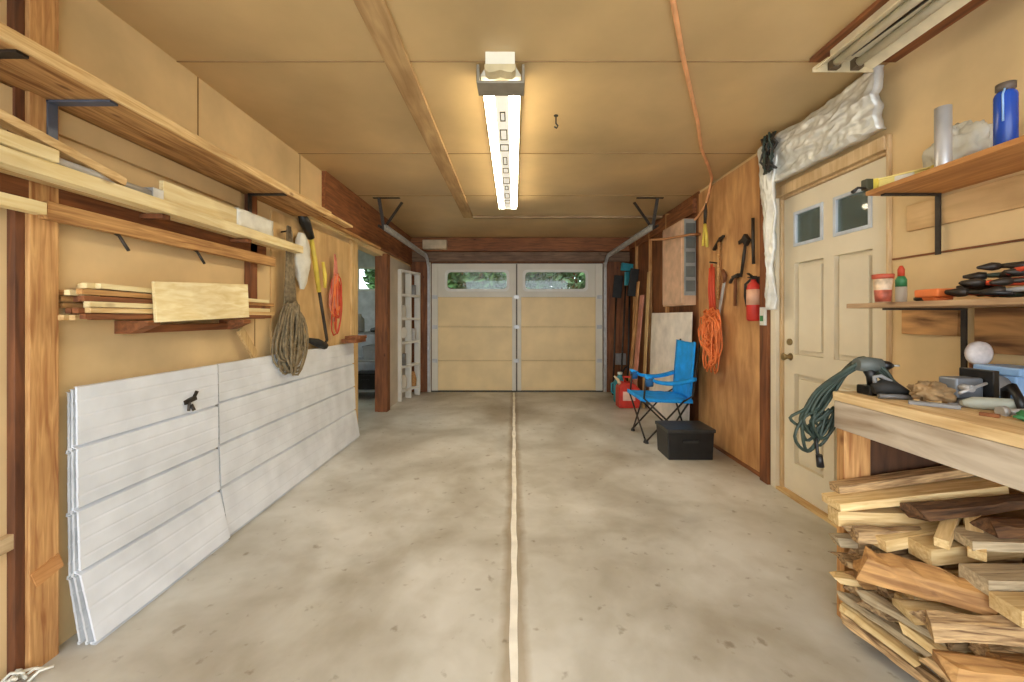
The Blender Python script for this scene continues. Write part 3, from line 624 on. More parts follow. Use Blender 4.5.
# side bay contents
t = thing('storage_rack', 'grey metal storage rack inside the side bay', 'shelf rack', (-2.1, 5.9, 0))
for z in (.12, .55, .95): MB().box(-2.7, -1.82, 5.75, 6.2, z, z+.025).build('shelf_board', M_greyp, t)
for x in (-2.7, -1.84):
    for y in (5.75, 6.18): MB().box(x, x+.02, y, y+.02, 0, 1.3).build('post', M_greym, t)
def crate(name, x0, x1, y0_, y1_, z0, z1, mat, label, cat, group=None, lidm=None):
    t = thing(name, label, cat, ((x0+x1)/2, (y0_+y1_)/2, z0), group)
    d = .012; m = MB(); m.prism([(x0+d, z0), (x1-d, z0), (x1, z1-.03), (x0, z1-.03)], y0_+d, y1_-d); m.build('body', mat, t, bev=.006)
    MB().box(x0-.006, x1+.006, y0_-.006, y1_+.006, z1-.03, z1).build('lid', lidm or mat, t, bev=.006)
    m = MB(); hz = z1-.03-(z1-z0)*.25; hw = (x1-x0)*.16; m.box((x0+x1)/2-hw, (x0+x1)/2+hw, y0_-.004, y0_+d+.004, hz-(z1-z0)*.07, hz); m.build('handle', lidm or mat, t, bev=.003); return t
crate('storage_box', -2.35, -1.98, 5.8, 6.15, .145, .38, M_black, 'black storage box on the lowest shelf of the side bay rack', 'box')
crate('storage_box', -2.2, -1.9, 5.8, 6.15, .575, .78, M_greyp, 'grey storage box on the middle shelf of the side bay rack', 'box')
m = MB(); m.tube([(-2.1, 5.9, 1.005), (-1.98, 5.85, 1.02), (-1.88, 5.9, 1.0)], [.03, .045, .03], 10); one('tool_roll', m, M_black, 'black rolled bundle on the top shelf of the side bay rack', 'bundle')
m = MB(); m.lathe([(.07, 0), (.075, .02), (.07, .2), (.03, .24), (.03, .27)], (-2.3, 5.95, .975)); one('jug', m, M_greyp, 'grey jug on the top shelf of the side bay rack', 'jug')
m = MB(); m.bar((-1.95, 5.55, 0), (-1.95, 5.75, 1.0), .05, .05); 
# white open grid rack angled by the back corner
A = Vector((-1.60, 5.66, 0)); B = Vector((-1.45, 6.2, 0)); d = (B-A).normalized(); nrm = Vector((-d.y, d.x, 0)); L_ = (B-A).length
t = thing('grid_rack', 'white open grid rack standing beside the garage door track', 'rack', tuple((A+B)/2))
def slab(a, b, z0, z1, dep):   # along the rack from a to b
    p = A+d*a; q = A+d*b; m = MB(); m.prism([(p.x, p.y), (q.x, q.y), ((q+nrm*dep).x, (q+nrm*dep).y), ((p+nrm*dep).x, (p+nrm*dep).y)], z0, z1, axis='Z'); return m
for a in (0, L_/2-.015, L_-.03): slab(a, a+.03, 0, 1.88, .09).build('upright', M_white, t, bev=.002)
for k in range(6):
    z = .12+k*.345
    for a, b in ((.03, L_/2-.015), (L_/2+.015, L_-.03)): slab(a, b, z, z+.035, .09).build('shelf_bar', M_white, t, bev=.002)
def onrack(a, z): p = A+d*a+nrm*.045; return (p.x, p.y, z)
i = 0
for nm, a, z, prof, mt, lb in (('jar', .14, .155, [(.04, 0), (.05, .05), (.05, .16), (.03, .2)], M_tan2, 'pale jar low in the white grid rack'),
        ('jar', .42, .155, [(.045, 0), (.05, .1), (.02, .22)], M_pineYd, 'tan jar beside the pale jar low in the white grid rack'),
        ('paint_can', .14, .5, [(.04, 0), (.04, .16), (.042, .17)], M_greym, 'grey can second level up in the white grid rack'),
        ('paint_can', .42, .845, [(.04, 0), (.04, .18)], M_steel, 'steel can third level up in the white grid rack'),
        ('jar', .14, 1.19, [(.035, 0), (.04, .13), (.03, .18)], M_tan2, 'pale jar fourth level up in the white grid rack'),
        ('paint_can', .42, 1.535, [(.04, 0), (.04, .15)], M_greyp, 'grey can on the highest filled level of the white grid rack')):
    one(nm, MB().lathe(prof, onrack(a, z), 14), mt, lb, 'can' if nm != 'jar' else 'jar')
one('round_plate', MB().lathe([(.01, 0), (.07, .002), (.085, .012), (.08, .014), (.01, .008)], (0, 0, 0), 24, mtx=Matrix.Translation(onrack(.14, .97))@Matrix.Rotation(math.atan2(-nrm.y, -nrm.x), 4, 'Z')@Matrix.Rotation(R(90), 4, 'Y')), M_white, 'round white plate standing in the white grid rack', 'plate')

# ---------------------------------------------------------------- right wall: foil wrap, tools, extinguisher
m = MB()
def crease(p): return 1-2*abs(noise.noise(p))
def foilf(u, v):
    y = 1.945+.79*u; z = 2.115+.31*v
    w_ = crease((y*2.2+z*2, z*7-y*1.5, 1))*.6+crease((y*5, z*16+y*3, 5))*.3+noise.noise((y*25, z*40, 8))*.2
    return (XR-.07-.03*math.sin(math.pi*v)-.036*w_, y, z+.012*noise.noise((y*7, v*3, 2)))
m.grid(foilf, 150, 60, thick=(.045, 0, 0)); one('insulation_wrap', m, M_foil, 'crumpled silver insulation stuffed above the man door', 'insulation')
m = MB()
def foil2(u, v):
    y = 2.765+.10*(u-.5)*2*(.35+.65*v*v); y += .025*noise.noise((v*6, u, 4)); z = 1.25+1.14*v
    w_ = crease((u*3, z*5, 1))*.5+crease((u*5, z*14, 5))*.35
    return (XR-.075-.02*math.sin(math.pi*u)-.022*w_-.03*v, y, z)
m.grid(foil2, 20, 90, thick=(.02, 0, 0)); one('insulation_wrap', m, M_foil, 'silver insulation strip trailing down beside the man door', 'insulation')
m = MB(); rr = random.Random(4)
for k in range(16):
    y = 2.62+rr.uniform(0, .1); pts = [(XR-.16+rr.uniform(-.02, .02), y+rr.uniform(-.02, .02), 2.42-q*.04-rr.uniform(0, .01)) for q in range(7)]
    m.tube(pts, rr.uniform(.004, .009), 5, m=k % 2)
one('dark_rag', m, [M_green, M_dmetal], 'dark green stringy rag tucked between the two silver wraps', 'rag')

def RP(u, v, X=1.82): Y = X*400/(u-514); return Vector((X, Y, 1.2-(v-317)*Y/400))
# fire extinguisher
Y = 2.99; X = 1.79
ex = thing('fire_extinguisher', 'red and white fire extinguisher on the plywood beside the man door', 'fire extinguisher', (X, Y, 1.17))
MB().lathe([(.035, 0), (.047, .012), (.047, .24), (.04, .27), (.018, .295), (.018, .31)], (X, Y, 1.17), 20).build('cylinder', M_red, ex)
MB().lathe([(.0478, .12), (.0478, .235)], (X, Y, 1.17), 20).build('label_band', plain('pale_label', S(222, 170, 140), .5), ex)
m = MB(); m.box(X-.015, X+.015, Y-.02, Y+.02, 1.48, 1.505); m.bar((X-.005, Y, 1.50), (X-.055, Y-.02, 1.525), .018, .008); m.bar((X-.005, Y, 1.49), (X-.05, Y-.02, 1.495), .018, .006); m.build('valve_lever', M_dmetal, ex)
m = MB(); m.tube([(X, Y+.02, 1.49), (X-.02, Y+.07, 1.45), (X-.02, Y+.075, 1.36), (X-.01, Y+.065, 1.28)], .009, 8); m.build('hose', M_blackr, ex)
m = MB(); m.box(XR-.05, XR-.015, Y-.03, Y+.03, 1.2, 1.5); m.build('bracket', M_dmetal, ex)
m = MB(); m.box(1.79, 1.81, 2.865, 2.915, 1.14, 1.27); m.box(1.785, 1.79, 2.875, 2.905, 1.17, 1.21, 1); one('thermometer', m, [M_white, M_grn], 'small white box with a green mark on the dark stud', 'thermometer')
# hanging hand tools: handle + head
def tool(name, label, cat, p0, p1, r, hm, parts):
    t = thing(name, label, cat, tuple(p1)); MB().tube([p0, (Vector(p0)+Vector(p1))/2, p1], [r, r*1.2, r], 8).build('handle', hm, t)
    for nm, mb, mt in parts: mb.build(nm, mt, t, bev=.002)
    return t
h = MB(); h.bar(RP(733, 278)+Vector((0, 0, .0)), RP(739, 275), .03, .03); h.bar(RP(732, 279), RP(730, 283), .02, .02)
tool('hammer', 'dark claw hammer hanging head up on the plywood', 'hammer', RP(735.5, 278), RP(735, 306), .012, M_brown, [('hammer_head', h, M_dmetal)])
h = MB(); h.bar(RP(744, 237), RP(748, 243), .03, .06); h.bar(RP(739, 243), RP(744, 239), .015, .03)
tool('hatchet', 'dark hatchet hanging above the hammer', 'hatchet', RP(746, 240), RP(741, 277), .011, M_dmetal, [('hatchet_head', h, M_dmetal)])
h = MB(); h.bar(RP(714, 250), RP(721, 238), .03, .02); h.bar(RP(721, 238), RP(724, 236), .02, .02)
tool('pry_bar', 'brown-handled pick hanging between the orange cord and the hatchet', 'pick', RP(719, 242), RP(718, 300), .012, M_pineYd, [('pick_head', h, M_dmetal)])
one('steel_bar', MB().tube([RP(753, 218), RP(753, 240), RP(753.5, 264)], .012, 8), M_dmetal, 'dark steel bar hanging above the fire extinguisher', 'bar')
one('steel_bar', MB().tube([RP(762, 222), RP(762.5, 250), RP(764, 262)], .006, 8), M_brown, 'thin brown rod beside the stud above the thermometer', 'rod')
h = MB(); h.prism([(0, 0)]*0 or [(RP(723, 282).y, RP(723, 282).z), (RP(716, 325).y, RP(716, 325).z), (RP(718, 325).y, RP(718, 325).z), (RP(725.5, 282).y, RP(725.5, 282).z)], 1.818, 1.822, axis='X')
t = thing('hand_saw', 'grey hand saw hanging beside the orange cord', 'saw', tuple(RP(717, 325)))
h.build('saw_blade', M_steel, t); MB().tube([RP(723, 270), RP(725, 276), RP(724, 283)], [.012, .02, .014], 8).build('handle', M_brown, t)
t = thing('loppers', 'yellow-gripped loppers hanging high by the wall cabinet', 'loppers', tuple(RP(704, 246)))
MB().tube([RP(703, 246, 1.79), RP(704, 235, 1.79), RP(705, 224, 1.79)], .014, 8).build('handle', M_yel, t); MB().tube([RP(707, 247, 1.79), RP(706.5, 235, 1.79), RP(705, 224, 1.79)], .014, 8).build('handle', M_yel, t)
MB().tube([RP(705, 224, 1.79), RP(705.5, 212, 1.79), RP(706, 203, 1.79)], [.014, .018, .005], 8).build('blades', M_dmetal, t)
# orange cord coil
oc = thing('extension_cord', 'tangled orange extension cord hanging low on the plywood edge', 'cord', tuple(RP(711, 370)))
m = MB()
for dy in (-.03, .0, .03): m.tube([(1.80, 3.64+dy, 1.68-abs(dy)), (1.795, 3.64+dy*1.4, 1.45), (1.80, 3.62+dy*1.3, 1.24)], .012, 8)
m.build('straps', M_redc, oc)
m = MB(); rr = random.Random(11)
for k in range(30):
    a_, b_ = rr.uniform(.04, .14), rr.uniform(.08, .26); oy = 3.59+rr.uniform(-.06, .05); oz = 1.24-b_+rr.uniform(-.06, .02); ph = rr.uniform(0, 6); pts = []
    for i in range(18):
        an = 2*math.pi*i/18; w_ = 1+.25*math.sin(3*an+ph); pts.append((1.76+rr.uniform(-.008, .008)+.025*math.sin(an+ph), oy+a_*math.sin(an)*w_, oz+b_*math.cos(an)*w_))
    m.tube(pts, .0065, 6, closed=True)
m.build('cord_loops', M_orange, oc)
one('cord_nail', MB().tube([(XR-.014, 3.64, 1.69), (1.78, 3.64, 1.70)], .007, 8), M_dmetal, 'nail carrying the orange extension cord', 'nail')
# wall cabinet
t = thing('wall_cabinet', 'beige wall cabinet with a grey ribbed side high on the brown wall', 'cabinet', (1.78, 4.3, 1.32))
MB().box(1.72, XR-.012, 4.06, 4.62, 1.32, 2.2).build('body', plain('beige_cabinet', S(206, 168, 134), .6), t, bev=.003)
m = MB(); m.box(1.725, 1.84, 4.045, 4.06, 1.42, 2.19); m.build('side_panel', plain('grey_side', S(150, 156, 154), .4, .2), t)
m = MB()
for q in range(5): m.box(1.735, 1.83, 4.036, 4.045, 1.46+q*.145, 1.46+q*.145+.11)
m.build('louvre', plain('dark_louvre', S(104, 112, 110), .35, .3), t, bev=.003)
MB().box(1.708, 1.72, 4.08, 4.6, 1.34, 2.18).build('cabinet_door', plain('beige_door', S(214, 176, 146), .6), t, bev=.003)
one('copper_pipe', MB().tube([(1.46, 4.25, 2.02), (1.6, 4.2, 2.02), (1.75, 3.98, 2.02), (1.842, 3.95, 2.02)], .013, 8), plain('copper', S(170, 120, 78), .4, .5), 'thin copper pipe reaching from the door track to the wall', 'pipe')
# rough studs on that wall
for k, y in enumerate((4.75, 5.35, 5.95)):
    struct('trim_%d' % (30+k), MB().box(XR-.05, XR-.012, y, y+.04, 0, ZC-.03), M_stud, 'open wall stud behind the leaning boards', 'stud', .002)
struct('trim_33', MB().box(XR-.05, XR-.01, 4.05, 6.3, 2.25, 2.40), M_brownY, 'brown top plate along the wall above the cabinet', 'beam', .002)
# white sheet leaning + boards
def lean(name, label, cat, y0_, y1_, xb_, xt, h, th, mat, yt=0, group=None):
    m = MB(); vs = []
    for (x, z) in ((xb_, 0), (xb_+th, 0), (xt+th, h), (xt, h)): vs += [(x, y0_+(yt if z else 0), z), (x, y1_+(yt if z else 0), z)]
    m.add(vs, [(0, 2, 4, 6), (1, 7, 5, 3), (0, 1, 3, 2), (2, 3, 5, 4), (4, 5, 7, 6), (6, 7, 1, 0)]); return one(name, m, mat, label, cat, group, .002)
gl = 'boards leaning behind the camp chair'
lean('leaning_sheet', 'whitish stained sheet leaning on the wall behind the camp chair', 'sheet', 4.03, 5.2, 1.75, 1.79, 1.25, .012, plain('stained_sheet', S(240, 230, 218), .7, 0, .12, 5), group=gl)
lean('leaning_board', 'tall narrow cream board leaning at the far edge of the whitish sheet', 'board', 5.24, 5.34, 1.70, 1.78, 1.80, .012, M_pineZ, group=gl)
lean('leaning_board', 'pinkish red board leaning beyond the whitish sheet', 'board', 5.42, 5.56, 1.62, 1.75, 1.5, .018, plain('pink_board', S(204, 140, 118), .7, 0, .15, 6), group=gl)
lean('leaning_board', 'orange-brown board leaning nearest the corner of the garage door', 'board', 5.62, 5.7, 1.6, 1.75, 1.7, .02, M_stud, group=gl)
# long-handled tools in the corner
def ltool(p0, p1, hm, label, head, cat):
    t = thing('garden_tool', label, cat, p0, 'long-handled tools in the corner'); MB().tube([p0, (Vector(p0)+Vector(p1))/2, p1], .014, 8).build('handle', hm, t)
    head.build('tool_head', M_teal if 'teal' in label else M_blackr, t, bev=.003)
h = MB(); h.bar((1.66, 6.18, 1.98), (1.84, 6.22, 1.96), .05, .12)
ltool((1.58, 5.95, .0), (1.74, 6.2, 1.9), M_dmetal, 'dark broom with a teal head standing head up in the corner', h, 'broom')
h = MB(); h.bar((1.68, 6.05, 1.78), (1.80, 6.1, 1.78), .04, .2)
ltool((1.66, 5.85, .0), (1.76, 6.08, 1.7), M_black, 'black rake standing head up beside the teal broom', h, 'rake')
h = MB(); h.bar((1.60, 6.24, 1.5), (1.64, 6.26, 1.85), .14, .02, up=(0, 1, 0))
ltool((1.52, 6.15, .0), (1.6, 6.26, 1.55), M_dmetal, 'dark shovel standing blade up nearest the garage door', h, 'shovel')
h = MB(); h.bar((1.70, 5.8, 1.5), (1.76, 5.82, 1.9), .12, .04, up=(0, 1, 0))
ltool((1.69, 5.72, .0), (1.74, 5.8, 1.55), M_stud, 'wooden-handled garden fork beside the orange-brown board', h, 'fork')
one('outlet_box', MB().box(1.62, 1.78, YB-.05, YB, .44, .62).box(1.66, 1.74, YB-.055, YB-.05, .48, .58), M_greyp, 'grey box fixed low on the brown corner wall', 'box', bev=.004)
m = MB(); m.tube([(1.60, 6.05, .012)]+[(1.60+.11*(1-math.cos(R(a)))/1, 6.05-.02*a/180, .05+.4*math.sin(R(a))) for a in range(10, 171, 16)]+[(1.83, 6.03, .012)], .014, 8)
one('black_hose', m, M_blackr, 'black hose arched upright by the garage door corner', 'hose')
# fuel can
fx, fy = 1.52, 5.35
t = thing('fuel_can', 'red fuel can on the floor beside the camp chair', 'fuel can', (fx, fy, 0))
MB().prism([(fx-.14, 0), (fx+.14, 0), (fx+.14, .25), (fx+.05, .33), (fx-.08, .33), (fx-.14, .27)], fy-.1, fy+.1).build('body', M_red, t, bev=.015)
MB().tube([(fx-.03, fy, .325), (fx-.06, fy, .40), (fx+.04, fy, .40), (fx+.06, fy, .33)], .016, 8).build('handle', M_red, t)
MB().tube([(fx-.1, fy, .30), (fx-.13, fy, .36), (fx-.18, fy, .41)], [.025, .02, .01], 8).build('spout', plain('pale_spout', S(226, 206, 170), .5), t)
MB().box(fx-.09, fx+.07, fy-.103, fy-.099, .1, .22).build('label_patch', plain('can_label', S(230, 196, 180), .5), t)
t = thing('water_jug', 'teal jug standing behind the red fuel can', 'jug', (1.50, 5.66, 0)); c0 = (1.50, 5.66, 0)
MB().lathe([(.08, 0), (.09, .02), (.09, .28), (.06, .34), (.03, .37), (.03, .39)], c0, 20).build('body', M_teal, t)
MB().lathe([(.034, .39), (.034, .42), (.0, .424)], c0, 16).build('cap', M_white, t)
MB().tube([(c0[0]-.07, c0[1], .28), (c0[0]-.12, c0[1], .26), (c0[0]-.12, c0[1], .14), (c0[0]-.085, c0[1], .12)], .012, 8).build('handle', M_teal, t)

# ---------------------------------------------------------------- camp chair
ch = thing('camp_chair', 'bright blue folding camp chair beside the black crate', 'chair', (1.46, 4.02, 0))
ya_, yb_ = 3.8, 4.24
m = MB(); m.grid(lambda u, v: (1.20+.50*u, ya_+(yb_-ya_)*v, .43-.03*math.sin(math.pi*v)*math.sin(math.pi*u)+(.01 if u < .05 else 0)-.02*u+.004*noise.noise((u*8, v*8, 1))), 14, 12, thick=(0, 0, -.035)); m.build('seat', M_blue, ch)
m = MB(); m.grid(lambda u, v: (1.69+.045*v+.035*math.sin(math.pi*u), ya_+.01+(yb_-ya_-.02)*u, .40+.56*v-.015*math.sin(math.pi*u)*v+.004*noise.noise((u*8, v*8, 7))), 12, 14, thick=(-.018, 0, .004)); m.build('backrest', M_blue, ch)
for y in (ya_-.02, yb_+.02):
    m = MB(); m.grid(lambda u, v: (1.24+.47*u, y-.035+.07*v, .63-.045*math.sin(math.pi*u)+.0*v+(.02 if u < .15 else 0)), 10, 4, thick=(0, 0, -.03)); a = m.build('armrest', M_blue, ch)
    m = MB(); m.lathe([(.035, 0), (.042, .08), (.038, .08), (.03, .005)], (1.28, y, .545), 14); m.build('cup_holder', plain('dark_blue_mesh', S(28, 88, 140), .7), a)
def leg(a, b):
    m = MB(); m.tube([a, b], .009, 8); o = m.build('leg', M_dmetal, ch)
    lo = a if a[2] < b[2] else b; MB().lathe([(.02, 0), (.02, .008), (.01, .03)], (lo[0], lo[1], 0), 10).build('foot', M_black, o)
leg((1.26, ya_, .02), (1.62, ya_-.005, .41)); leg((1.66, ya_, .02), (1.24, ya_+.005, .42)); leg((1.26, yb_, .02), (1.62, yb_+.005, .41)); leg((1.66, yb_, .02), (1.24, yb_-.005, .42))
leg((1.255, ya_+.02, .02), (1.22, yb_-.02, .40)); leg((1.255, yb_-.02, .02), (1.22, ya_+.02, .40)); leg((1.66, ya_+.02, .02), (1.68, yb_-.02, .40)); leg((1.66, yb_-.02, .02), (1.68, ya_+.02, .40))
for y in (ya_, yb_):
    MB().tube([(1.62, y, .40), (1.70, y, .45), (1.765, y, .97)], .009, 8).build('back_post', M_dmetal, ch)
    MB().tube([(1.235, y, .42), (1.25, y, .6)], .009, 8).build('arm_post', M_dmetal, ch)
crate('black_crate', 1.285, 1.68, 3.34, 3.63, .0, .26, M_black, 'black lidded plastic crate on the floor in front of the camp chair', 'crate', lidm=plain('crate_lid', S(52, 52, 52), .35, 0, .2, 12))

# ---------------------------------------------------------------- workbench and shelves
wbn = thing('workbench', 'rough timber workbench along the right wall', 'workbench', (1.57, 1.0, 0))
BX, BY = 1.29, 1.62; BT = .90
for i, (a, b) in enumerate(((BX, 1.47), (1.473, 1.66), (1.663, XR-.012))): MB().box(a, b, .2, BY, BT-.035, BT).build('top_plank', M_bench, wbn, bev=.003)
MB().box(BX+.002, BX+.04, .2, BY-.005, BT-.145, BT-.036).build('apron', M_apron, wbn, bev=.003)
MB().box(BX+.042, XR-.014, BY-.04, BY-.006, BT-.135, BT-.036).build('end_rail', M_brownX, wbn, bev=.003)
for y in (BY-.045,): MB().box(BX+.01, BX+.115, y, y+.038, 0, BT-.146).build('leg', M_stud, wbn, bev=.003)
MB().box(BX+.045, BX+.115, .3, .338, 0, BT-.146).build('leg', M_stud, wbn, bev=.003)
MB().box(XR-.06, XR-.014, 1.37, 1.41, 0, BT-.036).build('leg', M_white, wbn, bev=.003)
MB().box(1.405, XR-.012, BY-.03, BY-.008, 0, BT-.146).build('end_panel', wood('dark_panel', S(62, 40, 26), S(100, 66, 42), 'Z', 3, 8), wbn)
def wshelf(label, x0, z, y1_, by, zlow, mat):
    t = thing('wall_shelf', label, 'shelf', ((x0+XR)/2, 1.2, z-.02)); MB().box(x0, XR, .2, y1_, z-.02, z).build('shelf_board', mat, t, bev=.002)
    b = MB(); b.bar((XR-.026, by, z-.024), (XR-.026, by, zlow), .019, .008, up=(1, 0, 0)); b.bar((XR-.022, by, z-.026), (x0+.04, by, z-.026), .02, .008)
    b.build('bracket', M_dmetal, t)
wshelf('upper wooden shelf over the workbench holding the blue bottle', 1.555, 1.755, 1.77, 1.73, 1.47, wood('shelf_orange', S(176, 116, 58), S(214, 156, 92), 'Y', 4, 12))
wshelf('lower wooden shelf over the workbench holding the pile of clamps', 1.47, 1.258, 1.77, 1.63, .99, wood('shelf_grey', S(150, 116, 84), S(196, 164, 124), 'Y', 4, 12))
SH1, SH2 = 1.756, 1.259
# upper shelf things
lv = thing('spirit_level', 'long yellow spirit level lying on the upper shelf', 'level', (1.6, 1.6, SH1))
m = MB(); a, b = Vector((1.575, 1.765, SH1)), Vector((1.685, 1.57, SH1)); 
def orient(a, b): d_ = (b-a).normalized(); return Matrix.Translation(a)@Matrix(((d_.x, -d_.y, 0, 0), (d_.y, d_.x, 0, 0), (0, 0, 1, 0), (0, 0, 0, 1)))
mt = orient(a, b); Lv = (b-a).length
m.box(0, Lv, -.013, .013, 0, .006, 0, mt); m.box(0, Lv, -.013, .013, .038, .044, 0, mt); m.box(0, Lv, -.004, .004, .006, .038, 0, mt); m.build('beam', M_ylev, lv)
for q in (0, Lv-.03): MB().box(q, q+.03, -.014, .014, .0, .046, 0, mt).build('end_block', M_yel, lv)
MB().box(Lv/2-.03, Lv/2+.03, -.01, .01, .008, .037, 0, mt).build('vial', M_plas, lv)
cp = thing('bar_clamp', 'black clamp lying at the far end of the upper shelf', 'clamp', (1.57, 1.74, SH1))
MB().tube([(1.53, 1.745, SH1+.005), (1.50, 1.745, SH1+.008), (1.478, 1.745, SH1-.012)], [.006, .005, .009], 8).build('screw', M_black, cp)
MB().box(1.53, 1.56, 1.735, 1.765, SH1, SH1+.045).build('jaw', plain('dark_green_jaw', S(60, 60, 40), .5), cp, bev=.003)
m = MB(); m.box(1.62, 1.70, 1.66, 1.75, SH1, SH1+.018); m.box(1.66, 1.68, 1.6, 1.69, SH1+.018, SH1+.028); one('paper_packet', m, M_tan2, 'flat grey packet beside the spirit level', 'packet', bev=.002)
m = MB(); m.lathe([(.023, 0), (.024, .006), (.024, .235), (.019, .235), (.018, .2)], (1.62, 1.51, SH1), 24); one('metal_roll', m, plain('pale_tube', S(204, 204, 206), .35, .4, .08), 'silver-grey roll standing on end on the upper shelf', 'roll')
def crumple(cx, cy, cz, rx, ry, rz, seed, amp=.35, n=26, k=13):
    m = MB()
    def fn(u, v):
        a = 2*math.pi*u; p = math.pi*(v*.999+.0005); d_ = Vector((math.sin(p)*math.cos(a), math.sin(p)*math.sin(a), math.cos(p)))
        w_ = 1+amp*noise.noise(d_*2.3+Vector((seed, 0, 0)))+amp*.5*noise.noise(d_*6+Vector((0, seed, 0)))
        z = cz+rz*d_.z*w_; return (cx+rx*d_.x*w_, cy+ry*d_.y*w_, max(z, cz-rz*.8))
    m.grid(fn, n, k); return m
one('plastic_bag', crumple(1.775, 1.60, SH1+.09, .05, .12, .11, 3, .5, 40, 20), M_plas, 'crumpled clear plastic bag behind the silver-grey roll', 'bag')
bt = thing('water_bottle', 'blue water bottle on the upper shelf', 'bottle', (1.70, 1.375, SH1)); bc = (1.662, 1.352, SH1)
MB().lathe([(.024, 0), (.028, .006), (.028, .19), (.025, .2), (.02, .206)], bc, 24).build('body', M_bblue, bt)
MB().lathe([(.02, .206), (.02, .21), (.024, .212), (.024, .232), (.010, .237)], bc, 20).build('cap', plain('brown_cap', S(96, 84, 74), .5), bt)
MB().tube([(bc[0]-.018, bc[1]-.012, SH1+.21), (bc[0]-.027, bc[1]-.014, SH1+.19), (bc[0]-.026, bc[1]-.014, SH1+.1)], .003, 6).build('carry_loop', M_sky, bt)
# lower shelf things
cu = thing('paint_cup', 'red-rimmed cup at the far end of the lower shelf', 'cup', (1.56, 1.69, SH2)); cc = (1.568, 1.70, SH2)
MB().lathe([(.025, 0), (.033, .11), (.031, .11), (.023, .005)], cc, 20).build('body', plain('pink_cup', S(222, 196, 164), .5, 0, .25, 30), cu)
MB().lathe([(.033, .102), (.037, .108), (.037, .122), (.032, .122)], cc, 20).build('rim', plain('red_rim', S(186, 84, 58), .5), cu)
MB().lathe([(.0257, .006), (.0297, .055)], cc, 20).build('red_print', plain('red_print', S(206, 110, 86), .5, 0, .3, 30), cu)
gb = thing('glue_bottle', 'small green and white bottle with an orange top beside the cup', 'bottle', (1.68, 1.68, SH2)); gc = (1.655, 1.71, SH2)
MB().lathe([(.018, 0), (.019, .01), (.019, .07)], gc, 16).build('body', M_tan2, gb); MB().lathe([(.0192, .07), (.019, .1), (.012, .115)], gc, 16).build('shoulder', M_grn, gb)
MB().lathe([(.012, .115), (.012, .145), (.005, .16)], gc, 12).build('cap', M_redc, gb)
def pliers(c, yaw, label, hm, z, s_=1, grp=None, cat='pliers', name='pliers', tilt=0):
    t = thing(name, label, cat, (c[0], c[1], z), grp); d_ = Vector((math.cos(yaw), math.sin(yaw), tilt)); n_ = Vector((-math.sin(yaw), math.cos(yaw), 0)); o = Vector((c[0], c[1], z+.012))
    for sg in (-1, 1):
        MB().tube([o, o-d_*.04*s_+n_*sg*.018*s_, o-d_*.09*s_+n_*sg*.026*s_, o-d_*.15*s_+n_*sg*.018*s_], [.006, .008, .009, .006], 8).build('handle', hm, t)
    MB().tube([o-d_*.015*s_, o+d_*.01*s_, o+d_*.06*s_], [.012, .015, .005], 8).build('jaw', M_dmetal, t)
g2 = 'hand tools heaped on the lower shelf'
pliers((1.60, 1.56), 2.3, 'grey pliers beside the orange box on the lower shelf', M_greyp, SH2, .5)
crate('tool_case', 1.54, 1.62, 1.455, 1.53, SH2, SH2+.045, M_orange, 'small orange case on the lower shelf', 'case')
# heap of clamps
hues = [(M_black, 'black'), (M_red, 'red'), (M_greyp, 'grey'), (M_green, 'dark green'), (M_redc, 'orange-red'), (M_dmetal, 'dull metal')]
heap = [('spring clamps lying at the edge of the heap by the orange case', 1.60, 1.43, 2.6, 0, 1), ('pliers lying flat at the front of the heap', 1.55, 1.38, 2.0, 0, 0), ('pliers under the middle of the heap', 1.66, 1.42, 2.9, 0, 3),
        ('snips lying flat at the near end of the shelf', 1.58, 1.30, 2.4, 0, 2), ('pliers by the wall at the back of the heap', 1.75, 1.45, 2.1, 0, 5), ('pliers at the back near end of the heap', 1.75, 1.33, 2.7, 0, 0),
        ('pliers resting on the second row of the heap', 1.62, 1.42, 3.3, .03, 0), ('grips crossing the middle of the heap', 1.67, 1.40, 1.6, .03, 1), ('snips resting on the tools by the near shelf end', 1.60, 1.30, 3.0, .03, 5),
        ('grips on top of the heap pointing at the cup', 1.66, 1.42, 2.4, .06, 3), ('pliers on top of the heap pointing at the wall', 1.68, 1.36, 1.2, .06, 4), ('pliers topmost on the heap', 1.67, 1.39, 2.8, .09, 0),
        ('snips leaning on the back of the heap', 1.74, 1.42, 3.5, .04, 2), ('snips lying across the top of the heap', 1.70, 1.33, 2.2, .085, 1), ('pliers high on the near side of the heap', 1.65, 1.30, 2.9, .06, 0),
        ('grips half buried beside the orange case', 1.68, 1.47, 3.0, .02, 2), ('snips on the wall side of the heap top', 1.76, 1.38, 2.6, .075, 5), ('grips hooked over the front of the heap', 1.57, 1.35, 2.7, .03, 4)]
for lb, x, y, yaw, dz, c_ in heap: pliers((x, y), yaw, hues[c_][1]+' handled '+lb, hues[c_][0], SH2+dz+.015, .75, g2, tilt=rnd.uniform(-.12, .12))

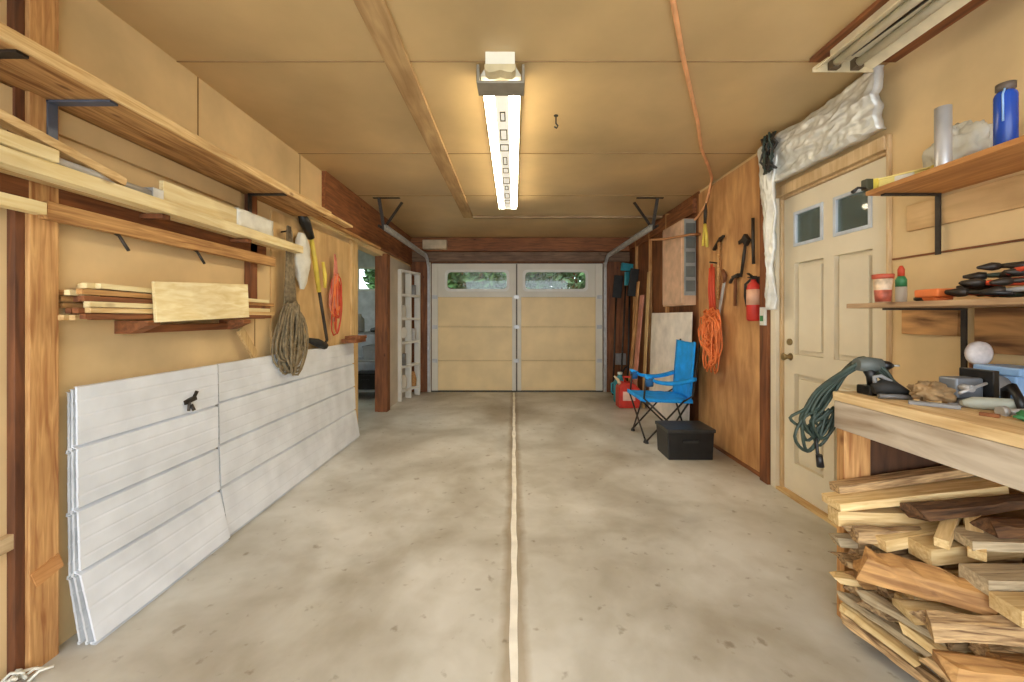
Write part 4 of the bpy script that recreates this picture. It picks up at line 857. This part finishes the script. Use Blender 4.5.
# bench things
# green cord draped over the bench end
gcd = thing('extension_cord', 'dark green extension cord draped over the far end of the workbench', 'cord', (1.33, 1.6, .75))
m = MB(); rr = random.Random(21)
for k in range(16):
    w_ = rr.uniform(-.06, .08); dz = rr.uniform(.1, .27); o_ = rr.uniform(0, .03)
    x0 = 1.305+w_*.5
    pts = [(1.44+w_*.3, 1.50+w_*.2, BT+.01+o_), (1.42, 1.54+w_*.3, BT+.07+o_), (1.38+w_*.2, 1.57+w_*.4, BT+.11+o_), (1.33+w_*.3, 1.60+w_*.3, BT+.07+o_), (x0-.02, 1.635+o_, BT+.0), (x0-.06, 1.65+o_, BT-.08), (x0-.09+rr.uniform(-.04, .04), 1.65+o_, BT-dz*rr.uniform(.5, .8)),
           (x0-.06, 1.66+o_, BT-dz), (x0-.015, 1.655+o_, BT-dz*.8), (x0+.015, 1.645+o_, BT-.07)]
    # smooth by Catmull-Rom
    q = []
    for i in range(len(pts)-1):
        p0, p1, p2, p3 = [Vector(pts[max(0, min(len(pts)-1, i+e))]) for e in (-1, 0, 1, 2)]
        for s_ in range(4):
            t_ = s_/4; q.append(.5*((2*p1)+(-p0+p2)*t_+(2*p0-5*p1+4*p2-p3)*t_*t_+(-p0+3*p1-3*p2+p3)*t_**3))
    m.tube(q, .0062, 6)
m.build('cord_loops', M_green, gcd)
m = MB(); m.tube([(1.25, 1.655, BT-.2), (1.255, 1.655, BT-.26), (1.265, 1.655, BT-.30)], .006, 6); m.tube([(1.262, 1.655, BT-.27), (1.268, 1.655, BT-.32)], [.012, .014], 8); m.build('plug', M_black, gcd)
dr = thing('power_drill', 'grey and black power drill standing at the far end of the workbench', 'drill', (1.40, 1.56, BT))
MB().box(1.355, 1.425, 1.52, 1.585, BT, BT+.035).build('battery', M_black, dr, bev=.005)
MB().tube([(1.39, 1.55, BT+.036), (1.385, 1.552, BT+.07), (1.375, 1.555, BT+.1)], [.018, .016, .02], 10).build('grip', M_black, dr)
MB().tube([(1.335, 1.56, BT+.115), (1.38, 1.557, BT+.115), (1.42, 1.55, BT+.113)], [.024, .03, .026], 14).build('motor', plain('drill_grey', S(96, 102, 98), .5), dr)
MB().tube([(1.42, 1.55, BT+.113), (1.445, 1.547, BT+.112), (1.462, 1.545, BT+.112)], [.02, .018, .008], 10).build('chuck', M_black, dr)
MB().tube([(1.462, 1.545, BT+.112), (1.485, 1.542, BT+.112)], .004, 6).build('bit', M_steel, dr)
one('wood_stick', MB().box(1.475, 1.485, 1.585, 1.60, BT, BT+.11), M_brown, 'small dark stick standing up behind the drill', 'stick')
gl2 = thing('hand_plane', 'dark rounded hand tool lying between the drill and the brown rag', 'hand tool', (1.45, 1.5, BT))
MB().tube([(1.345, 1.50, BT+.03), (1.375, 1.49, BT+.038), (1.41, 1.48, BT+.034), (1.45, 1.465, BT+.018)], [.018, .03, .026, .01], 12).build('body', M_blackr, gl2)
MB().tube([(1.335, 1.465, BT+.01), (1.38, 1.455, BT+.011), (1.43, 1.44, BT+.01)], .009, 8).build('metal_edge', M_greym, gl2)
MB().tube([(1.355, 1.50, BT+.05), (1.35, 1.50, BT+.075), (1.37, 1.495, BT+.08), (1.40, 1.485, BT+.06)], .007, 8).build('handle', M_greyp, gl2)
one('brown_rag', crumple(1.48, 1.415, BT+.03, .065, .05, .036, 5, .38, 60, 30), plain('rag_brown', S(168, 138, 98), .9, 0, .3, 20, .3), 'crumpled brown rag on the workbench before the vise', 'rag')
vs_ = thing('bench_vise', 'grey bench vise near the far end of the workbench', 'vise', (1.68, 1.42, BT))
MB().prism([(1.52, BT), (1.68, BT), (1.67, BT+.02), (1.53, BT+.02)], 1.35, 1.46).build('base', M_greym, vs_, bev=.004)
MB().box(1.515, 1.61, 1.37, 1.43, BT+.021, BT+.09).build('body', plain('vise_grey', S(132, 138, 146), .4, .3), vs_, bev=.006)
m = MB(); m.box(1.612, 1.634, 1.345, 1.45, BT+.021, BT+.118); m.build('jaw', M_black, vs_, bev=.003)
MB().tube([(1.634, 1.40, BT+.06), (1.66, 1.40, BT+.062), (1.70, 1.40, BT+.06)], [.036, .042, .036], 14).build('anvil', M_greyp, vs_)
MB().tube([(1.53, 1.37, BT+.06), (1.53, 1.335, BT+.06)], .012, 10).build('screw', M_steel, vs_)
MB().tube([(1.49, 1.338, BT+.045), (1.53, 1.338, BT+.06), (1.58, 1.338, BT+.078)], .005, 8).build('handle', M_steel, vs_)
cg = thing('caulk_gun', 'pale grey-green hand tool lying in front of the vise', 'hand tool', (1.55, 1.29, BT))
MB().tube([(1.47, 1.315, BT+.018), (1.50, 1.305, BT+.02), (1.60, 1.27, BT+.02), (1.66, 1.25, BT+.018)], [.008, .02, .02, .012], 12).build('body', plain('pale_grey_green', S(176, 180, 166), .5), cg)
MB().tube([(1.66, 1.25, BT+.018), (1.69, 1.25, BT+.035), (1.68, 1.27, BT+.055)], .007, 8).build('trigger', M_black, cg)
one('spring_clamp', MB().tube([(1.575, 1.24, BT+.012), (1.59, 1.26, BT+.045), (1.60, 1.285, BT+.075), (1.61, 1.31, BT+.06), (1.62, 1.32, BT+.015)], [.01, .012, .014, .012, .01], 8), M_black, 'black arched clamp over the pale tool before the vise', 'clamp')
m = MB(); m.tube([(1.50, 1.22, BT+.01), (1.56, 1.21, BT+.014), (1.62, 1.195, BT+.03)], .009, 8); m.tube([(1.485, 1.223, BT+.01), (1.50, 1.22, BT+.01)], .018, 8); one('wrench', m, M_steel, 'pale steel wrench near the front edge of the workbench', 'wrench')
m = MB(); m.bar((1.36, 1.38, BT+.007), (1.45, 1.30, BT+.007), .03, .012); one('scrap_bar', m, M_greyp, 'flat grey bar lying on the front edge of the workbench', 'bar', bev=.002)
one('green_cloth', crumple(1.50, 1.14, BT+.014, .05, .035, .018, 8, .5), M_grn, 'small green cloth beside the wrench', 'cloth')
crate('tool_case', 1.72, 1.838, 1.36, 1.49, BT, BT+.125, M_sky, 'pale blue case at the back of the workbench by the wall', 'case')
for q, (x, y, mt_, lb) in enumerate(((1.43, 1.38, M_pineY, 'small pale wood scrap between the flat bar and the brown rag'), (1.47, 1.40, M_brownY, 'small brown wood scrap touching the brown rag'),
        (1.50, 1.33, M_greyp, 'small grey scrap before the brown rag'), (1.44, 1.43, M_pineY, 'small pale wood scrap beside the dark rounded tool'), (1.42, 1.22, M_brownY, 'small brown wood scrap near the front bench edge'))):
    m = MB(); a = Vector((x, y, BT+.006)); an = q*1.3
    m.bar(a, a+Vector((math.cos(an), math.sin(an), 0))*.04, .014, .01); one('wood_scrap', m, mt_, lb, 'scrap', 'small scraps on the workbench')
lp = thing('round_lamp', 'small round white lamp on a thin stem above the vise', 'lamp', (1.765, 1.555, BT))
M_ = Matrix.Translation((1.765, 1.53, 1.062))@Matrix.Rotation(R(90), 4, 'X')
MB().lathe([(.001, .0), (.043, .0), (.046, .008), (.044, .022), (.03, .03), (.001, .033)], (0, 0, 0), 28, mtx=M_).build('lamp_head', plain('white_disc', S(236, 228, 226), .4, 0, .08, 60), lp)
MB().tube([(1.775, 1.555, 1.06), (1.79, 1.565, .99), (1.785, 1.56, BT+.01)], .006, 8).build('stem', M_brown, lp); MB().lathe([(.03, 0), (.03, .01), (.01, .014)], (1.785, 1.56, BT), 16).build('base', M_dmetal, lp)

# ---------------------------------------------------------------- firewood under the bench
WG = 'firewood pile under the workbench'
def log(x0, y, z, L_, wd, th, yaw, mat, label, seed, tilt=0, kind=0, roll=0):
    """x0,y: the end that faces the room; the piece runs from there towards the wall"""
    rr = random.Random(seed); m = MB()
    if kind == 0:   # sawn square
        sec = [(-wd/2, 0), (wd/2, 0), (wd/2, th), (-wd/2, th)]
    elif kind == 1:  # split wedge
        sec = [(-wd/2, 0), (wd*.35, 0), (wd/2, th*.45), (wd*.15, th), (-wd*.25, th*.8)]
    else:           # rough slab with bark
        sec = [(-wd/2, 0), (-wd*.1, 0), (wd/2, th*.1), (wd*.46, th*.7), (wd*.1, th), (-wd*.35, th*.85)]
    n = len(sec); K = 8; vs = []
    for i in range(K+1):
        t_ = i/K; tap = 1-(.25*t_ if kind else 0)
        for jx, (a, b) in enumerate(sec):
            e = (.12 if kind else .015)
            vs.append((t_*L_+(rr.uniform(-.02, .02) if kind and i in (0, K) else 0), a*tap*(1+rr.uniform(-e, e)), b*tap*(1+rr.uniform(-e, e))))
    fs = [(i*n+a, i*n+(a+1) % n, (i+1)*n+(a+1) % n, (i+1)*n+a) for i in range(K) for a in range(n)]+[tuple(range(n))[::-1], tuple(K*n+a for a in range(n))]
    m.add(vs, fs)
    o = m.build('firewood', mat, org=(0, 0, 0)); o.location = (x0, y, z); o.rotation_euler = (R(roll), R(tilt), R(yaw)); tag(o, label, 'firewood', WG)
    return o
mats = [(M_logX, 'brown'), (M_logP, 'pale'), (M_logO, 'orange-tan'), (M_logD, 'dark'), (M_logG, 'greyish')]
shape = ['square-sawn stick', 'split wedge', 'rough slab']
ords = ['lowest', 'second', 'third', 'fourth', 'fifth', 'sixth', 'seventh', 'eighth', 'ninth', 'tenth', 'eleventh', 'twelfth']
rows = [(1.50, 9, 1.27), (1.42, 9, 1.29), (1.34, 8, 1.32), (1.26, 7, 1.34), (1.18, 6, 1.36), (1.10, 6, 1.38), (1.02, 5, 1.42)]
rowname = ['row beside the bench leg', 'second row from the bench leg', 'third row from the bench leg', 'fourth row from the bench leg', 'fifth row from the bench leg', 'sixth row from the bench leg', 'row farthest from the bench leg']
wr_ = random.Random(5)
for ri, (y, nl, x0) in enumerate(rows):
    z = 0.0
    for lv_ in range(nl):
        th = wr_.uniform(.034, .05) if lv_ < nl-1 else .05
        kd = wr_.choice([0, 1, 2, 2, 1]); mi = wr_.choice([0, 0, 1, 2, 3, 4, 0]); wd = wr_.uniform(.07, .1)
        xx = x0+wr_.uniform(-.05, .06)+(.10 if lv_ < 2 else 0)+.012*max(0, 5-lv_)
        if ri == 0: xx = max(xx, BX+.13) if z < BT-.15 and False else xx
        L_ = min(wr_.uniform(.3, .52), 1.80-xx); yaw = wr_.uniform(-7, 7)
        log(xx, y+wr_.uniform(-.012, .012), z, L_, wd, th, yaw, mats[mi][0], '%s %s, %s level up in the %s' % (mats[mi][1], shape[kd], ords[lv_], rowname[ri]), 100+ri*20+lv_, 0, kd)
        z += th*.97

def log2(a, b, wd, th, mat, label, seed, kind):
    a = Vector(a); b = Vector(b); d_ = b-a
    o = log(a.x, a.y, a.z, d_.length, wd, th, math.degrees(math.atan2(d_.y, d_.x)), mat, label, seed, -math.degrees(math.asin(d_.z/d_.length)), kind)
    return o
MT = dict(mats_ for mats_ in ((n_, m_) for m_, n_ in mats))
for q, (a, b, wd, th, c_, kd, lb) in enumerate((
    ((1.19, 1.50, .49), (1.79, 1.49, .56), .09, .03, 'pale', 0, 'long pale board on the very top of the pile, sticking out past the bench leg'),
    ((1.24, 1.545, .525), (1.78, 1.545, .60), .05, .03, 'brown', 0, 'long brown board behind the topmost pale board'),
    ((1.40, 1.41, .50), (1.81, 1.40, .55), .09, .035, 'dark', 2, 'dark board lying just in front of the topmost pale board'),
    ((1.55, 1.31, .50), (1.82, 1.31, .50), .09, .035, 'dark', 2, 'dark slab deep under the bench near the top of the pile'),
    ((1.205, 1.51, .425), (1.62, 1.46, .435), .06, .055, 'pale', 0, 'thick square pale stick whose end shows beside the bench leg'),
    ((1.21, 1.44, .40), (1.70, 1.40, .43), .06, .045, 'brown', 2, 'rough brown stick just below the thick square pale stick'),
    ((1.365, 1.345, .385), (1.74, 1.36, .41), .075, .055, 'pale', 0, 'short pale block with a bright square end mid pile'),
    ((1.28, 1.40, .39), (1.64, 1.43, .44), .05, .04, 'pale', 0, 'thin pale stick left of the bright square end'),
    ((1.39, 1.30, .45), (1.56, 1.42, .49), .035, .03, 'pale', 0, 'small pale offcut lying crosswise on the pile top'),
    ((1.47, 1.27, .43), (1.60, 1.40, .50), .04, .035, 'pale', 0, 'pale offcut beside the small crosswise offcut'),
    ((1.46, 1.31, .46), (1.80, 1.25, .48), .09, .03, 'greyish', 0, 'wide grey weathered board in the upper middle of the pile'),
    ((1.39, 1.21, .385), (1.81, 1.18, .40), .085, .045, 'greyish', 0, 'thick greyish sawn board with a clean end near the camera side'),
    ((1.375, 1.12, .36), (1.81, 1.09, .37), .08, .045, 'pale', 0, 'pale sawn board under the thick greyish sawn board'),
    ((1.215, 1.39, .31), (1.43, 1.18, .33), .12, .085, 'orange-tan', 1, 'large orange split half-log angled towards the room'),
    ((1.20, 1.16, .29), (1.72, 1.08, .32), .085, .05, 'brown', 1, 'long reddish brown split log low at the front of the pile'),
    ((1.17, 1.085, .235), (1.56, 1.01, .25), .09, .045, 'orange-tan', 2, 'yellow-orange slab below the long reddish split log'),
    ((1.25, 1.29, .24), (1.62, 1.22, .27), .08, .04, 'pale', 2, 'pale rough slab under the orange half-log'),
    ((1.23, 1.02, .17), (1.60, .94, .18), .10, .04, 'orange-tan', 0, 'orange sawn board nearest the camera at the pile foot'),
    ((1.255, 1.52, .10), (1.30, 1.28, .09), .08, .022, 'pale', 2, 'thin pale slab lying lengthwise along the foot of the pile'),
    ((1.27, 1.53, .13), (1.325, 1.25, .13), .07, .022, 'greyish', 2, 'thin grey slab lying lengthwise above the pale foot slab'),
    ((1.26, 1.50, .06), (1.315, 1.22, .05), .08, .03, 'brown', 2, 'brown slab lying lengthwise under the pale foot slab'),
    ((1.30, 1.33, .17), (1.36, 1.08, .15), .08, .025, 'pale', 2, 'pale splintered slab lying lengthwise in the middle of the front'),
    ((1.33, 1.26, .11), (1.37, 1.02, .10), .08, .025, 'brown', 2, 'brown splintered slab lengthwise below the pale splintered slab'),
    ((1.27, 1.45, .19), (1.33, 1.22, .20), .07, .025, 'greyish', 2, 'grey splintered slab lengthwise under the orange half-log'),
    ((1.235, 1.53, .20), (1.52, 1.40, .22), .07, .022, 'pale', 2, 'thin pale split poking out low beside the bench leg'),
    ((1.23, 1.52, .27), (1.56, 1.44, .29), .08, .025, 'brown', 2, 'thin brown split poking out midway up beside the bench leg'),
    ((1.225, 1.53, .34), (1.60, 1.42, .36), .07, .03, 'greyish', 2, 'grey rough split below the square pale stick by the leg'),
    )): log2(a, b, wd, th, MT[c_], lb, 900+q, kd)
